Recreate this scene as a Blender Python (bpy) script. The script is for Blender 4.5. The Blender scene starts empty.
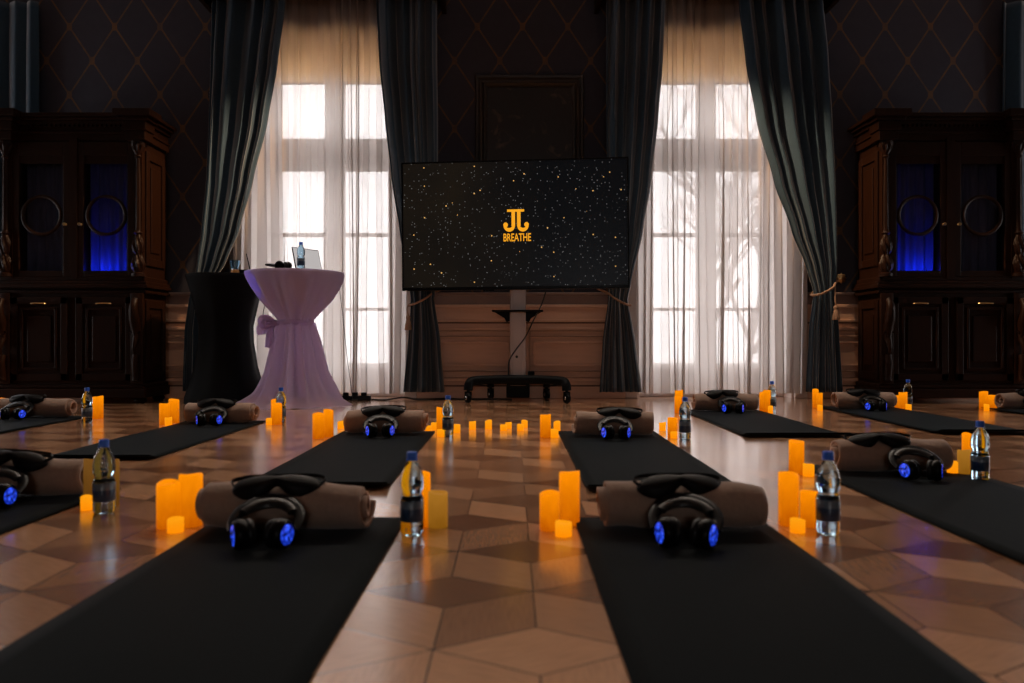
import bpy, bmesh, math, random
from mathutils import Vector, Matrix, Euler

R = random.Random(7)
sc = bpy.context.scene
col = sc.collection
PI = math.pi
F = 780.0          # focal length in pixels
CH = 0.55          # camera height

# ------------------------------------------------------------------ camera
cd = bpy.data.cameras.new('camera')
cam = bpy.data.objects.new('camera', cd)
col.objects.link(cam)
cam.location = (0, 0, CH)
cam.rotation_euler = (PI / 2, 0, 0)
cd.sensor_width = 36.0
cd.lens = F / 1024 * 36.0
cd.shift_y = -1.5 / 1024
cd.clip_start = 0.05
cd.clip_end = 300
cd.dof.use_dof = True
cd.dof.focus_distance = 6.2
cd.dof.aperture_fstop = 2.6
sc.camera = cam

# ------------------------------------------------------------------ world, light, exposure
SKY = 7.6
w = bpy.data.worlds.new('overcast_sky')
sc.world = w
w.use_nodes = True
bg = w.node_tree.nodes['Background']
bg.inputs['Color'].default_value = (1.0, 0.95, 0.94, 1)
bg.inputs['Strength'].default_value = SKY
vs = sc.view_settings
vs.view_transform = 'Standard'
vs.look = 'None'
vs.gamma = 1.0
vs.exposure = 0.0
vs.use_curve_mapping = False
sc.display_settings.display_device = 'sRGB'
cy = sc.cycles
cy.use_denoising = True
try:
    cy.denoiser = 'OPENIMAGEDENOISE'
except Exception:
    pass
cy.max_bounces = 10
cy.diffuse_bounces = 4
cy.glossy_bounces = 4
cy.transmission_bounces = 8
cy.transparent_max_bounces = 24
cy.sample_clamp_indirect = 4.0
cy.caustics_reflective = False
cy.caustics_refractive = False

WALL = 7.4          # depth of the inner face of the window wall
WIN_X = (-1.76, 1.93, -5.45, 5.62)   # centres of the windows along that wall
HALF = 0.74         # half width of a window opening
OPEN_TOP = 3.45
SILL = 0.14
for n, wx in enumerate(WIN_X):
    ld = bpy.data.lights.new('sky_portal', 'AREA')
    ld.shape = 'RECTANGLE'
    ld.size = 2 * HALF - 0.05
    ld.size_y = OPEN_TOP - SILL
    ld.cycles.is_portal = True
    lo = bpy.data.objects.new('sky_portal', ld)
    col.objects.link(lo)
    lo.location = (wx, WALL + 0.55, (OPEN_TOP + SILL) / 2)
    lo.rotation_euler = (-PI / 2, 0, 0)      # faces the room
SIDE = [(-1, 5.9), (1, 5.9)]   # unseen side-wall windows, added and sized to light the floor
for sd, wy in SIDE:
    ld = bpy.data.lights.new('sky_portal', 'AREA')
    ld.shape = 'RECTANGLE'
    ld.size = 1.4
    ld.size_y = 2.2
    ld.cycles.is_portal = True
    lo = bpy.data.objects.new('sky_portal', ld)
    col.objects.link(lo)
    lo.location = (8.06 if sd > 0 else -7.86, wy, 1.27)
    lo.rotation_euler = (PI / 2, 0, sd * PI / 2)
REAR_X = (0.0,)                 # unseen window added behind the camera as frontal fill
for wx in REAR_X:
    ld = bpy.data.lights.new('sky_portal', 'AREA')
    ld.shape = 'RECTANGLE'
    ld.size = 1.4
    ld.size_y = 1.1
    ld.cycles.is_portal = True
    lo = bpy.data.objects.new('sky_portal', ld)
    col.objects.link(lo)
    lo.location = (wx, -5.25, 1.45)
    lo.rotation_euler = (PI / 2, 0, 0)

def lamp(name, kind, loc, energy, color, size=0.03, target=None, spot=None, blend=0.6):
    ld = bpy.data.lights.new(name, kind)
    ld.energy = energy
    ld.color = color
    if kind in ('POINT', 'SPOT'):
        ld.shadow_soft_size = size
    if kind == 'AREA':
        ld.size = size
    if spot:
        ld.spot_size = spot
        ld.spot_blend = blend
    lo = bpy.data.objects.new(name, ld)
    col.objects.link(lo)
    lo.location = loc
    if target:
        lo.rotation_euler = (Vector(target) - Vector(loc)).to_track_quat('-Z', 'Y').to_euler()
    return lo

# blue stage lamp that rakes over the pale cocktail table
lamp('blue_spot_lamp', 'SPOT', (-2.75, 5.7, 0.75), 22.0, (0.05, 0.08, 1.0), 0.02, (-2.14, 6.45, 1.03), math.radians(20), 0.7)

# added soft fill for the floor, with no real fixture, thrown down and into the room
ld = bpy.data.lights.new('added_floor_fill', 'AREA')
ld.shape = 'RECTANGLE'
ld.size = 7.0
ld.size_y = 0.4
ld.energy = 76.0
ld.color = (1.0, 0.84, 0.70)
ld.spread = math.radians(110)
lo = bpy.data.objects.new('added_floor_fill', ld)
col.objects.link(lo)
lo.location = (0, 6.3, 4.3)
lo.rotation_euler = Vector((0, -0.46, -0.89)).to_track_quat('-Z', 'Y').to_euler()
# warm fill spots added out of view to light the inner sides of the two cabinets
for sd in (-1, 1):
    lamp('cabinet_fill_spot', 'SPOT', (0.2 * sd, 6.55, 4.2), 950.0, (1.0, 0.62, 0.34), 0.05, (3.3 * sd, 6.98, 1.5), math.radians(26), 0.9)

# ------------------------------------------------------------------ helpers
def px(x, D):
    return (x - 512) / F * D
def pz(y, D):
    return CH - (y - 340) / F * D
def fd(y):
    return F * CH / (y - 340)

def props(o, label=None, cat=None, group=None, kind=None):
    if label: o['label'] = label
    if cat: o['category'] = cat
    if group: o['group'] = group
    if kind: o['kind'] = kind
    return o

def empty(name, loc=(0, 0, 0), rz=0.0):
    o = bpy.data.objects.new(name, None)
    col.objects.link(o)
    o.location = loc
    o.rotation_euler = (0, 0, rz)
    o.empty_display_size = 0.05
    return o

def link(name, bm, mat, parent=None, smooth=True, loc=None, rot=None, angle=40):
    bmesh.ops.recalc_face_normals(bm, faces=bm.faces)
    me = bpy.data.meshes.new(name)
    bm.to_mesh(me)
    bm.free()
    if isinstance(mat, (list, tuple)):
        for m in mat: me.materials.append(m)
    else:
        me.materials.append(mat)
    if smooth:
        for p in me.polygons: p.use_smooth = True
        try:
            me.set_sharp_from_angle(angle=math.radians(angle))
        except Exception:
            pass
    o = bpy.data.objects.new(name, me)
    col.objects.link(o)
    if parent: o.parent = parent
    if loc: o.location = loc
    if rot: o.rotation_euler = rot
    return o

def mesh(name, verts, faces, mat, parent=None, smooth=True):
    bm = bmesh.new()
    vv = [bm.verts.new(v) for v in verts]
    for f in faces:
        try: bm.faces.new([vv[i] for i in f])
        except ValueError: pass
    return link(name, bm, mat, parent, smooth)

def kids(o):
    return [c for c in list(bpy.data.objects) if c.parent == o]

def copy_tree(o, parent=None, tree=None):
    c = o.copy()
    col.objects.link(c)
    if parent: c.parent = parent
    for ch in kids(o):
        copy_tree(ch, c)
    return c

def box(bm, x0, x1, y0, y1, z0, z1, bevel=0.0, mi=0):
    vs_ = [bm.verts.new(p) for p in ((x0,y0,z0),(x1,y0,z0),(x1,y1,z0),(x0,y1,z0),(x0,y0,z1),(x1,y0,z1),(x1,y1,z1),(x0,y1,z1))]
    fs = [bm.faces.new([vs_[i] for i in f]) for f in ((3,2,1,0),(4,5,6,7),(0,1,5,4),(1,2,6,5),(2,3,7,6),(3,0,4,7))]
    for f in fs: f.material_index = mi
    if bevel:
        es = list({e for f in fs for e in f.edges})
        bmesh.ops.bevel(bm, geom=es, offset=bevel, segments=2, affect='EDGES', profile=0.5)

def lathe(bm, prof, n=24, c=(0, 0, 0), fn=None, cap=True, mi=0):
    rings = []
    for r, z in prof:
        if r < 1e-5:
            rings.append([bm.verts.new((c[0], c[1], c[2] + z))])
        else:
            ring = []
            for k in range(n):
                a = 2 * PI * k / n
                rr, zz = (r, z) if fn is None else fn(r, z, a)
                ring.append(bm.verts.new((c[0] + rr * math.cos(a), c[1] + rr * math.sin(a), c[2] + zz)))
            rings.append(ring)
    fs = []
    for A, B in zip(rings, rings[1:]):
        for k in range(n):
            k2 = (k + 1) % n
            if len(A) == 1 and len(B) == 1: continue
            if len(A) == 1: fs.append(bm.faces.new((A[0], B[k], B[k2])))
            elif len(B) == 1: fs.append(bm.faces.new((A[k], A[k2], B[0])))
            else: fs.append(bm.faces.new((A[k], A[k2], B[k2], B[k])))
    if cap:
        for ring in (rings[0], rings[-1]):
            if len(ring) > 1: fs.append(bm.faces.new(ring))
    for f in fs: f.material_index = mi
    return rings

def tube(bm, pts, rad, n=8, cap=True, flat=1.0, up=None):
    """tube along pts; rad a number or list; flat squashes along the second frame axis"""
    pts = [Vector(p) for p in pts]
    rings = []
    prev = None
    for i, p in enumerate(pts):
        t = (pts[min(i + 1, len(pts) - 1)] - pts[max(i - 1, 0)])
        if t.length < 1e-9: t = Vector((0, 0, 1))
        t.normalize()
        if prev is None:
            ref = Vector(up) if up else (Vector((0, 0, 1)) if abs(t.z) < 0.9 else Vector((1, 0, 0)))
            u = (ref - t * ref.dot(t)).normalized()
        else:
            u = (prev - t * prev.dot(t))
            u = u.normalized() if u.length > 1e-6 else prev
        prev = u
        v = t.cross(u)
        r = rad[i] if isinstance(rad, (list, tuple)) else rad
        rings.append([bm.verts.new(p + u * (r * math.cos(2 * PI * k / n)) + v * (r * flat * math.sin(2 * PI * k / n))) for k in range(n)])
    for A, B in zip(rings, rings[1:]):
        for k in range(n):
            bm.faces.new((A[k], A[(k + 1) % n], B[(k + 1) % n], B[k]))
    if cap:
        bm.faces.new(rings[0]); bm.faces.new(rings[-1])

def smooth_path(pts, k=6):
    pts = [Vector(p) for p in pts]
    P = [pts[0]] + pts + [pts[-1]]
    out = []
    for i in range(1, len(P) - 2):
        p0, p1, p2, p3 = P[i - 1], P[i], P[i + 1], P[i + 2]
        for j in range(k):
            t = j / k
            out.append(0.5 * ((2 * p1) + (-p0 + p2) * t + (2 * p0 - 5 * p1 + 4 * p2 - p3) * t * t + (-p0 + 3 * p1 - 3 * p2 + p3) * t ** 3))
    out.append(pts[-1])
    return out

def prism(bm, poly, y0, y1, mi=0):
    """polygon in x,z extruded along y"""
    a = [bm.verts.new((x, y0, z)) for x, z in poly]
    b = [bm.verts.new((x, y1, z)) for x, z in poly]
    n = len(poly)
    fs = [bm.faces.new(a), bm.faces.new(b[::-1])]
    for k in range(n):
        fs.append(bm.faces.new((a[k], b[k], b[(k + 1) % n], a[(k + 1) % n])))
    for f in fs: f.material_index = mi

def interp(tab, y):
    if y <= tab[0][0]: return tab[0][1:]
    for a, b in zip(tab, tab[1:]):
        if y <= b[0]:
            t = (y - a[0]) / (b[0] - a[0])
            t = t * t * (3 - 2 * t) * 0.35 + t * 0.65
            return tuple(p + (q - p) * t for p, q in zip(a[1:], b[1:]))
    return tab[-1][1:]

# ------------------------------------------------------------------ materials
def mat(name, color, rough=0.6, metal=0.0, spec=0.5, noise=0.0, nscale=20.0, bump=0.0, sheen=0.0, stretch=(1, 1, 1)):
    m = bpy.data.materials.new(name)
    m.use_nodes = True
    nt = m.node_tree
    b = nt.nodes['Principled BSDF']
    b.inputs['Base Color'].default_value = (*color, 1)
    b.inputs['Roughness'].default_value = rough
    b.inputs['Metallic'].default_value = metal
    b.inputs['Specular IOR Level'].default_value = spec
    if sheen:
        b.inputs['Sheen Weight'].default_value = sheen
        b.inputs['Sheen Roughness'].default_value = 0.5
    if noise or bump:
        tc = nt.nodes.new('ShaderNodeTexCoord')
        mp = nt.nodes.new('ShaderNodeMapping')
        mp.inputs['Scale'].default_value = stretch
        nz = nt.nodes.new('ShaderNodeTexNoise')
        nz.inputs['Scale'].default_value = nscale
        nz.inputs['Detail'].default_value = 4
        nt.links.new(tc.outputs['Object'], mp.inputs['Vector'])
        nt.links.new(mp.outputs['Vector'], nz.inputs['Vector'])
        if noise:
            mx = nt.nodes.new('ShaderNodeMix')
            mx.data_type = 'RGBA'
            mx.inputs['A'].default_value = (*[c * (1 - noise) for c in color], 1)
            mx.inputs['B'].default_value = (*[min(1, c * (1 + noise)) for c in color], 1)
            nt.links.new(nz.outputs['Fac'], mx.inputs['Factor'])
            nt.links.new(mx.outputs['Result'], b.inputs['Base Color'])
        if bump:
            bp = nt.nodes.new('ShaderNodeBump')
            bp.inputs['Strength'].default_value = bump
            bp.inputs['Distance'].default_value = 0.01
            nt.links.new(nz.outputs['Fac'], bp.inputs['Height'])
            nt.links.new(bp.outputs['Normal'], b.inputs['Normal'])
    return m

def emit(name, color, strength):
    m = bpy.data.materials.new(name)
    m.use_nodes = True
    b = m.node_tree.nodes['Principled BSDF']
    b.inputs['Base Color'].default_value = (0.02, 0.02, 0.02, 1)
    b.inputs['Emission Color'].default_value = (*color, 1)
    b.inputs['Emission Strength'].default_value = strength
    return m

class NT:
    def __init__(self, m):
        self.t = m.node_tree
    def n(self, typ, **kw):
        nd = self.t.nodes.new(typ)
        for k, v in kw.items(): setattr(nd, k, v)
        return nd
    def l(self, a, b): self.t.links.new(a, b)
    def math(self, op, a, b=None, clamp=False):
        nd = self.t.nodes.new('ShaderNodeMath')
        nd.operation = op
        nd.use_clamp = clamp
        for i, v in enumerate((a, b)):
            if v is None: continue
            if isinstance(v, (int, float)): nd.inputs[i].default_value = v
            else: self.t.links.new(v, nd.inputs[i])
        return nd.outputs[0]
    def mix(self, fac, a, b):
        nd = self.t.nodes.new('ShaderNodeMix')
        nd.data_type = 'RGBA'
        for key, v in (('Factor', fac), ('A', a), ('B', b)):
            if isinstance(v, (int, float)): nd.inputs[key].default_value = v
            elif isinstance(v, tuple): nd.inputs[key].default_value = (*v, 1)
            else: self.t.links.new(v, nd.inputs[key])
        return nd.outputs['Result']

# parquet: tone per rhombus, grain along the piece, dark joints
def parquet_material():
    m = mat('parquet_oak', (0.3, 0.18, 0.1), 0.3)
    T = NT(m)
    b = m.node_tree.nodes['Principled BSDF']
    g = T.n('ShaderNodeUVMap', uv_map='grain')
    c = T.n('ShaderNodeUVMap', uv_map='cell')
    at = T.n('ShaderNodeAttribute', attribute_name='tone')
    mp = T.n('ShaderNodeMapping')
    mp.inputs['Scale'].default_value = (3.0, 60.0, 1)
    T.l(g.outputs[0], mp.inputs['Vector'])
    nz = T.n('ShaderNodeTexNoise')
    nz.inputs['Scale'].default_value = 1.0
    nz.inputs['Detail'].default_value = 5
    T.l(mp.outputs[0], nz.inputs['Vector'])
    base = T.mix(at.outputs['Fac'], (0.22, 0.088, 0.038), (0.76, 0.41, 0.22))
    grain = T.math('MULTIPLY_ADD', nz.outputs['Fac'], 0.9)
    m.node_tree.nodes[grain.node.name].inputs[2].default_value = 0.55
    vm = T.n('ShaderNodeVectorMath', operation='SCALE')
    T.l(base, vm.inputs[0]); T.l(grain, vm.inputs['Scale'])
    sx = T.n('ShaderNodeSeparateXYZ')
    T.l(c.outputs[0], sx.inputs[0])
    def edge(o):
        return T.math('MINIMUM', o, T.math('SUBTRACT', 1.0, o))
    e = T.math('MINIMUM', edge(sx.outputs[0]), edge(sx.outputs[1]))
    j = T.math('LESS_THAN', e, 0.009)
    colr = T.mix(j, vm.outputs[0], (0.03, 0.018, 0.012))
    T.l(colr, b.inputs['Base Color'])
    # worn varnish: uneven gloss
    tc = T.n('ShaderNodeTexCoord')
    n2 = T.n('ShaderNodeTexNoise')
    n2.inputs['Scale'].default_value = 1.7
    n2.inputs['Detail'].default_value = 3
    T.l(tc.outputs['Object'], n2.inputs['Vector'])
    rg = T.math('MULTIPLY_ADD', n2.outputs['Fac'], 0.16)
    rg.node.inputs[2].default_value = 0.12
    T.l(rg, b.inputs['Roughness'])
    bp = T.n('ShaderNodeBump')
    bp.inputs['Strength'].default_value = 0.04
    bp.inputs['Distance'].default_value = 0.002
    T.l(grain, bp.inputs['Height'])
    T.l(bp.outputs[0], b.inputs['Normal'])
    b.inputs['Specular IOR Level'].default_value = 0.8
    b.inputs['Coat Weight'].default_value = 1.0
    b.inputs['Coat Roughness'].default_value = 0.19
    return m

def wallpaper_material():
    m = mat('lattice_wallpaper', (0.03, 0.033, 0.045), 0.75, spec=0.25)
    T = NT(m)
    b = m.node_tree.nodes['Principled BSDF']
    tc = T.n('ShaderNodeTexCoord')
    s = T.n('ShaderNodeSeparateXYZ')
    T.l(tc.outputs['Object'], s.inputs[0])
    u = T.math('DIVIDE', T.math('ADD', s.outputs[0], 0.545 + 43 * 0.43), 0.43)
    v = T.math('DIVIDE', T.math('SUBTRACT', s.outputs[2], 2.555 - 6.45), 0.645)
    def tri(x):
        f = T.math('FRACT', x)
        return T.math('MINIMUM', f, T.math('SUBTRACT', 1.0, f))
    a1 = tri(T.math('ADD', u, v)); a2 = tri(T.math('ADD', T.math('SUBTRACT', u, v), 50.0))
    line = T.math('LESS_THAN', T.math('MINIMUM', a1, a2), 0.022)
    # small fleuron where the lines cross
    mx = T.math('ADD', T.math('POWER', a1, 0.8), T.math('POWER', a2, 0.8))
    orn = T.math('LESS_THAN', mx, 0.2)
    nz = T.n('ShaderNodeTexNoise')
    nz.inputs['Scale'].default_value = 14.0
    nz.inputs['Detail'].default_value = 3
    T.l(tc.outputs['Object'], nz.inputs['Vector'])
    gold = T.math('MULTIPLY', T.math('MAXIMUM', line, orn), T.math('MULTIPLY', nz.outputs['Fac'], 1.5), True)
    basec = T.mix(nz.outputs['Fac'], (0.036, 0.037, 0.052), (0.046, 0.046, 0.062))
    T.l(T.mix(gold, basec, (0.15, 0.08, 0.036)), b.inputs['Base Color'])
    return m

def wood_material(name, dark, light, rough=0.4, scale=3.0):
    m = mat(name, dark, rough)
    T = NT(m)
    b = m.node_tree.nodes['Principled BSDF']
    tc = T.n('ShaderNodeTexCoord')
    mp = T.n('ShaderNodeMapping')
    mp.inputs['Scale'].default_value = (14, 14, 1.2)
    T.l(tc.outputs['Object'], mp.inputs['Vector'])
    nz = T.n('ShaderNodeTexNoise')
    nz.inputs['Scale'].default_value = scale
    nz.inputs['Detail'].default_value = 6
    nz.inputs['Distortion'].default_value = 0.6
    b.inputs['Specular IOR Level'].default_value = 0.12
    T.l(mp.outputs[0], nz.inputs['Vector'])
    T.l(T.mix(nz.outputs['Fac'], dark, light), b.inputs['Base Color'])
    return m

def sheer_material():
    m = bpy.data.materials.new('sheer_voile')
    m.use_nodes = True
    nt = m.node_tree
    nt.nodes.clear()
    T = NT(m)
    out = T.n('ShaderNodeOutputMaterial')
    tr = T.n('ShaderNodeBsdfTransparent')
    tr.inputs['Color'].default_value = (1, 0.97, 0.95, 1)
    tl = T.n('ShaderNodeBsdfTranslucent')
    tl.inputs['Color'].default_value = (0.67, 0.61, 0.575, 1)
    df = T.n('ShaderNodeBsdfDiffuse')
    df.inputs['Color'].default_value = (0.56, 0.50, 0.46, 1)
    m1 = T.n('ShaderNodeMixShader')
    m1.inputs[0].default_value = 0.4
    T.l(tl.outputs[0], m1.inputs[1]); T.l(df.outputs[0], m1.inputs[2])
    tc = T.n('ShaderNodeTexCoord')
    mp = T.n('ShaderNodeMapping')
    mp.inputs['Scale'].default_value = (260, 1, 3)
    T.l(tc.outputs['Object'], mp.inputs['Vector'])
    nz = T.n('ShaderNodeTexNoise')
    nz.inputs['Scale'].default_value = 1.0
    T.l(mp.outputs[0], nz.inputs['Vector'])
    f = T.math('MULTIPLY_ADD', nz.outputs['Fac'], 0.10)
    f.node.inputs[2].default_value = 0.85
    m2 = T.n('ShaderNodeMixShader')
    T.l(f, m2.inputs[0])
    T.l(tr.outputs[0], m2.inputs[1]); T.l(m1.outputs[0], m2.inputs[2])
    T.l(m2.outputs[0], out.inputs[0])
    return m

def pane_material(name, tint=(0.96, 0.98, 1.0), gloss=0.06):
    m = bpy.data.materials.new(name)
    m.use_nodes = True
    nt = m.node_tree
    nt.nodes.clear()
    T = NT(m)
    out = T.n('ShaderNodeOutputMaterial')
    tr = T.n('ShaderNodeBsdfTransparent')
    tr.inputs['Color'].default_value = (*tint, 1)
    gl = T.n('ShaderNodeBsdfGlossy')
    gl.inputs['Roughness'].default_value = 0.03
    m2 = T.n('ShaderNodeMixShader')
    m2.inputs[0].default_value = gloss
    T.l(tr.outputs[0], m2.inputs[1]); T.l(gl.outputs[0], m2.inputs[2])
    T.l(m2.outputs[0], out.inputs[0])
    return m

def translucent_cloth(name, color, k):
    m = mat(name, color, 0.85, spec=0.1)
    T = NT(m)
    b = m.node_tree.nodes['Principled BSDF']
    out = m.node_tree.nodes['Material Output']
    tl = T.n('ShaderNodeBsdfTranslucent')
    tl.inputs['Color'].default_value = (*color, 1)
    ms = T.n('ShaderNodeMixShader')
    ms.inputs[0].default_value = k
    T.l(b.outputs[0], ms.inputs[1]); T.l(tl.outputs[0], ms.inputs[2])
    T.l(ms.outputs[0], out.inputs[0])
    return m

def candle_material(name, lo, hi, s):
    """wax lit from inside by its lamp near the top"""
    m = mat(name, (0.05, 0.012, 0.0005), 0.6, spec=0.05)
    T = NT(m)
    b = m.node_tree.nodes['Principled BSDF']
    tc = T.n('ShaderNodeTexCoord')
    sx = T.n('ShaderNodeSeparateXYZ')
    T.l(tc.outputs['Generated'], sx.inputs[0])
    nz = T.n('ShaderNodeTexNoise')
    nz.inputs['Scale'].default_value = 3.0
    T.l(tc.outputs['Generated'], nz.inputs['Vector'])
    f = T.math('ADD', sx.outputs[2], T.math('MULTIPLY', T.math('SUBTRACT', nz.outputs['Fac'], 0.5), 0.5), True)
    T.l(T.mix(f, lo, hi), b.inputs['Emission Color'])
    b.inputs['Emission Strength'].default_value = s
    return m

def led_material():
    m = mat('blue_led_ring', (0.01, 0.01, 0.02), 0.2)
    T = NT(m)
    b = m.node_tree.nodes['Principled BSDF']
    tc = T.n('ShaderNodeTexCoord')
    vo = T.n('ShaderNodeTexVoronoi')
    vo.inputs['Scale'].default_value = 70.0
    T.l(tc.outputs['Object'], vo.inputs['Vector'])
    f = T.math('POWER', T.math('SUBTRACT', 1.0, vo.outputs['Distance'], True), 2.0)
    T.l(T.mix(f, (0.0, 0.004, 0.12), (0.03, 0.10, 1.0)), b.inputs['Emission Color'])
    b.inputs['Emission Strength'].default_value = 1.8
    return m

def screen_material():
    """star field as the display shows it"""
    m = mat('star_field_screen', (0.003, 0.003, 0.003), 0.3, spec=0.15)
    T = NT(m)
    b = m.node_tree.nodes['Principled BSDF']
    tc = T.n('ShaderNodeTexCoord')
    sx = T.n('ShaderNodeSeparateXYZ')
    T.l(tc.outputs['Object'], sx.inputs[0])
    def stars(scale, rad, keep, warm):
        vo = T.n('ShaderNodeTexVoronoi')
        vo.inputs['Scale'].default_value = scale
        T.l(tc.outputs['Object'], vo.inputs['Vector'])
        on = T.math('LESS_THAN', vo.outputs['Distance'], rad)
        sp = T.n('ShaderNodeSeparateColor')
        T.l(vo.outputs['Color'], sp.inputs[0])
        k = T.math('GREATER_THAN', sp.outputs[0], keep)
        br = T.math('MULTIPLY', T.math('MULTIPLY', on, k), T.math('POWER', sp.outputs[1], 2.0))
        return br
    s1 = stars(46.0, 0.17, 0.55, 0)
    s2 = stars(20.0, 0.12, 0.80, 1)
    neb = T.n('ShaderNodeTexNoise')
    neb.inputs['Scale'].default_value = 1.6
    T.l(tc.outputs['Object'], neb.inputs['Vector'])
    left = T.math('MULTIPLY_ADD', sx.outputs[0], -1.2, )
    left.node.inputs[2].default_value = 0.35
    left = T.math('MAXIMUM', T.math('MINIMUM', left, 1.0), 0.0)
    base = T.mix(T.math('MULTIPLY', left, neb.outputs['Fac']), (0.0022, 0.0026, 0.0034), (0.016, 0.011, 0.006))
    c1 = T.mix(T.math('MULTIPLY', s1, 0.55), base, (0.5, 0.5, 0.5))
    c2 = T.mix(s2, c1, (1.0, 0.55, 0.16))
    T.l(c2, b.inputs['Emission Color'])
    b.inputs['Emission Strength'].default_value = 0.9
    return m

def label_material():
    m = mat('navy_bottle_label', (0.02, 0.05, 0.10), 0.3)
    T = NT(m)
    b = m.node_tree.nodes['Principled BSDF']
    tc = T.n('ShaderNodeTexCoord')
    sx = T.n('ShaderNodeSeparateXYZ')
    T.l(tc.outputs['Generated'], sx.inputs[0])
    band = T.math('GREATER_THAN', sx.outputs[2], 0.62)
    nz = T.n('ShaderNodeTexNoise')
    nz.inputs['Scale'].default_value = 4.0
    T.l(tc.outputs['Generated'], nz.inputs['Vector'])
    lo = T.mix(nz.outputs['Fac'], (0.008, 0.02, 0.05), (0.03, 0.075, 0.15))
    T.l(T.mix(band, lo, (0.11, 0.15, 0.19)), b.inputs['Base Color'])
    return m

def painting_material():
    m = mat('dark_oil_painting', (0.02, 0.015, 0.012), 0.35)
    T = NT(m)
    b = m.node_tree.nodes['Principled BSDF']
    tc = T.n('ShaderNodeTexCoord')
    nz = T.n('ShaderNodeTexNoise')
    nz.inputs['Scale'].default_value = 5.5
    nz.inputs['Detail'].default_value = 5
    nz.inputs['Distortion'].default_value = 1.2
    T.l(tc.outputs['Object'], nz.inputs['Vector'])
    cr = T.n('ShaderNodeValToRGB')
    cr.color_ramp.elements[0].position = 0.60
    cr.color_ramp.elements[0].color = (0.006, 0.005, 0.005, 1)
    cr.color_ramp.elements[1].position = 0.78
    cr.color_ramp.elements[1].color = (0.13, 0.07, 0.045, 1)
    T.l(nz.outputs['Fac'], cr.inputs[0])
    T.l(cr.outputs[0], b.inputs['Base Color'])
    return m

M = {}
M['parquet'] = parquet_material()
M['paper'] = wallpaper_material()
M['plain_wall'] = mat('dark_room_paint', (0.05, 0.05, 0.06), 0.9, noise=0.1, nscale=3)
M['ceiling'] = mat('ceiling_plaster', (0.72, 0.68, 0.64), 0.9, noise=0.05)
M['wainscot'] = mat('wainscot_paint', (0.68, 0.44, 0.315), 0.5, noise=0.12, nscale=6, stretch=(1, 1, 6))
M['shade_line'] = mat('wainscot_shade_line', (0.16, 0.085, 0.05), 0.6, noise=0.2)  # dark strips paint in the moulding shade that flat light leaves out
M['rail'] = mat('chair_rail_paint', (0.26, 0.19, 0.17), 0.5, noise=0.1)
M['white_paint'] = mat('window_paint', (0.62, 0.56, 0.53), 0.5, noise=0.05)
M['glass'] = pane_material('window_glass')
M['cab_glass'] = pane_material('cabinet_glass', (0.9, 0.93, 0.97), 0.03)
M['sheer'] = sheer_material()
M['blind'] = translucent_cloth('cream_blind', (0.97, 0.75, 0.48), 0.95)
M['drape'] = mat('blue_velvet', (0.013, 0.043, 0.076), 0.75, spec=0.2, noise=0.2, nscale=40, sheen=0.5)
M['rope'] = mat('tieback_cord', (0.34, 0.22, 0.15), 0.8, noise=0.3, nscale=120)
M['cabinet'] = wood_material('cabinet_walnut', (0.004, 0.0015, 0.0008), (0.022, 0.0072, 0.0024), 0.45)
M['brass'] = mat('aged_brass', (0.55, 0.40, 0.2), 0.35, metal=1.0)
M['frame'] = mat('gilt_frame', (0.024, 0.014, 0.008), 0.35, metal=0.1, noise=0.4, nscale=40, bump=0.4)
M['painting'] = painting_material()
M['screen'] = screen_material()
M['black_plastic'] = mat('black_plastic', (0.0035, 0.0035, 0.004), 0.32, spec=0.1, noise=0.1)
M['black_matte'] = mat('black_matte_metal', (0.004, 0.005, 0.006), 0.5, spec=0.1, noise=0.1)
M['steel'] = mat('brushed_steel', (0.46, 0.38, 0.35), 0.45, metal=0.4, noise=0.08, nscale=30, stretch=(1, 1, 30))
M['chrome'] = mat('caster_hub', (0.5, 0.5, 0.52), 0.25, metal=1.0)
M['gold'] = emit('gold_logo_glow', (1.0, 0.40, 0.01), 0.95)
M['mat'] = mat('yoga_mat_rubber', (0.0014, 0.0042, 0.0056), 0.7, spec=0.015, noise=0.15, nscale=90, bump=0.06, sheen=0.045)
M['blanket'] = mat('blanket_fleece', (0.32, 0.22, 0.165), 0.95, spec=0.1, noise=0.15, nscale=60, bump=0.25, sheen=0.2)
M['mask'] = mat('black_satin', (0.005, 0.0045, 0.0045), 0.5, spec=0.12, noise=0.1)
M['pad'] = mat('ear_pad_leather', (0.006, 0.006, 0.007), 0.45, spec=0.2, noise=0.1)
M['grey_pad'] = mat('headband_cushion', (0.018, 0.017, 0.016), 0.35, spec=0.25, noise=0.1)
M['led'] = led_material()
M['candle'] = candle_material('glowing_wax', (0.50, 0.095, 0.0), (1.0, 0.275, 0.001), 0.98)
M['tea'] = candle_material('glowing_tea_wax', (1.0, 0.26, 0.001), (1.0, 0.35, 0.006), 0.98)
M['dim'] = candle_material('dim_wax', (0.26, 0.10, 0.006), (0.45, 0.19, 0.02), 0.8)
M['faint'] = candle_material('faint_wax', (0.10, 0.04, 0.004), (0.20, 0.085, 0.014), 0.8)
M['cap'] = mat('blue_cap', (0.01, 0.12, 0.72), 0.35, noise=0.05)
M['label'] = label_material()
M['lilac'] = translucent_cloth('lilac_cloth', (0.80, 0.69, 0.90), 0.68)
M['black_cloth'] = mat('black_stretch_cloth', (0.004, 0.005, 0.006), 0.8, spec=0.1, noise=0.1)
M['silver'] = mat('laptop_silver', (0.6, 0.6, 0.62), 0.35, metal=0.5, noise=0.03)
M['pale_screen'] = emit('pale_laptop_screen', (0.62, 0.58, 0.57), 0.75)
M['amber'] = mat('amber_liquid', (0.65, 0.30, 0.10), 0.2, noise=0.1)
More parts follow.
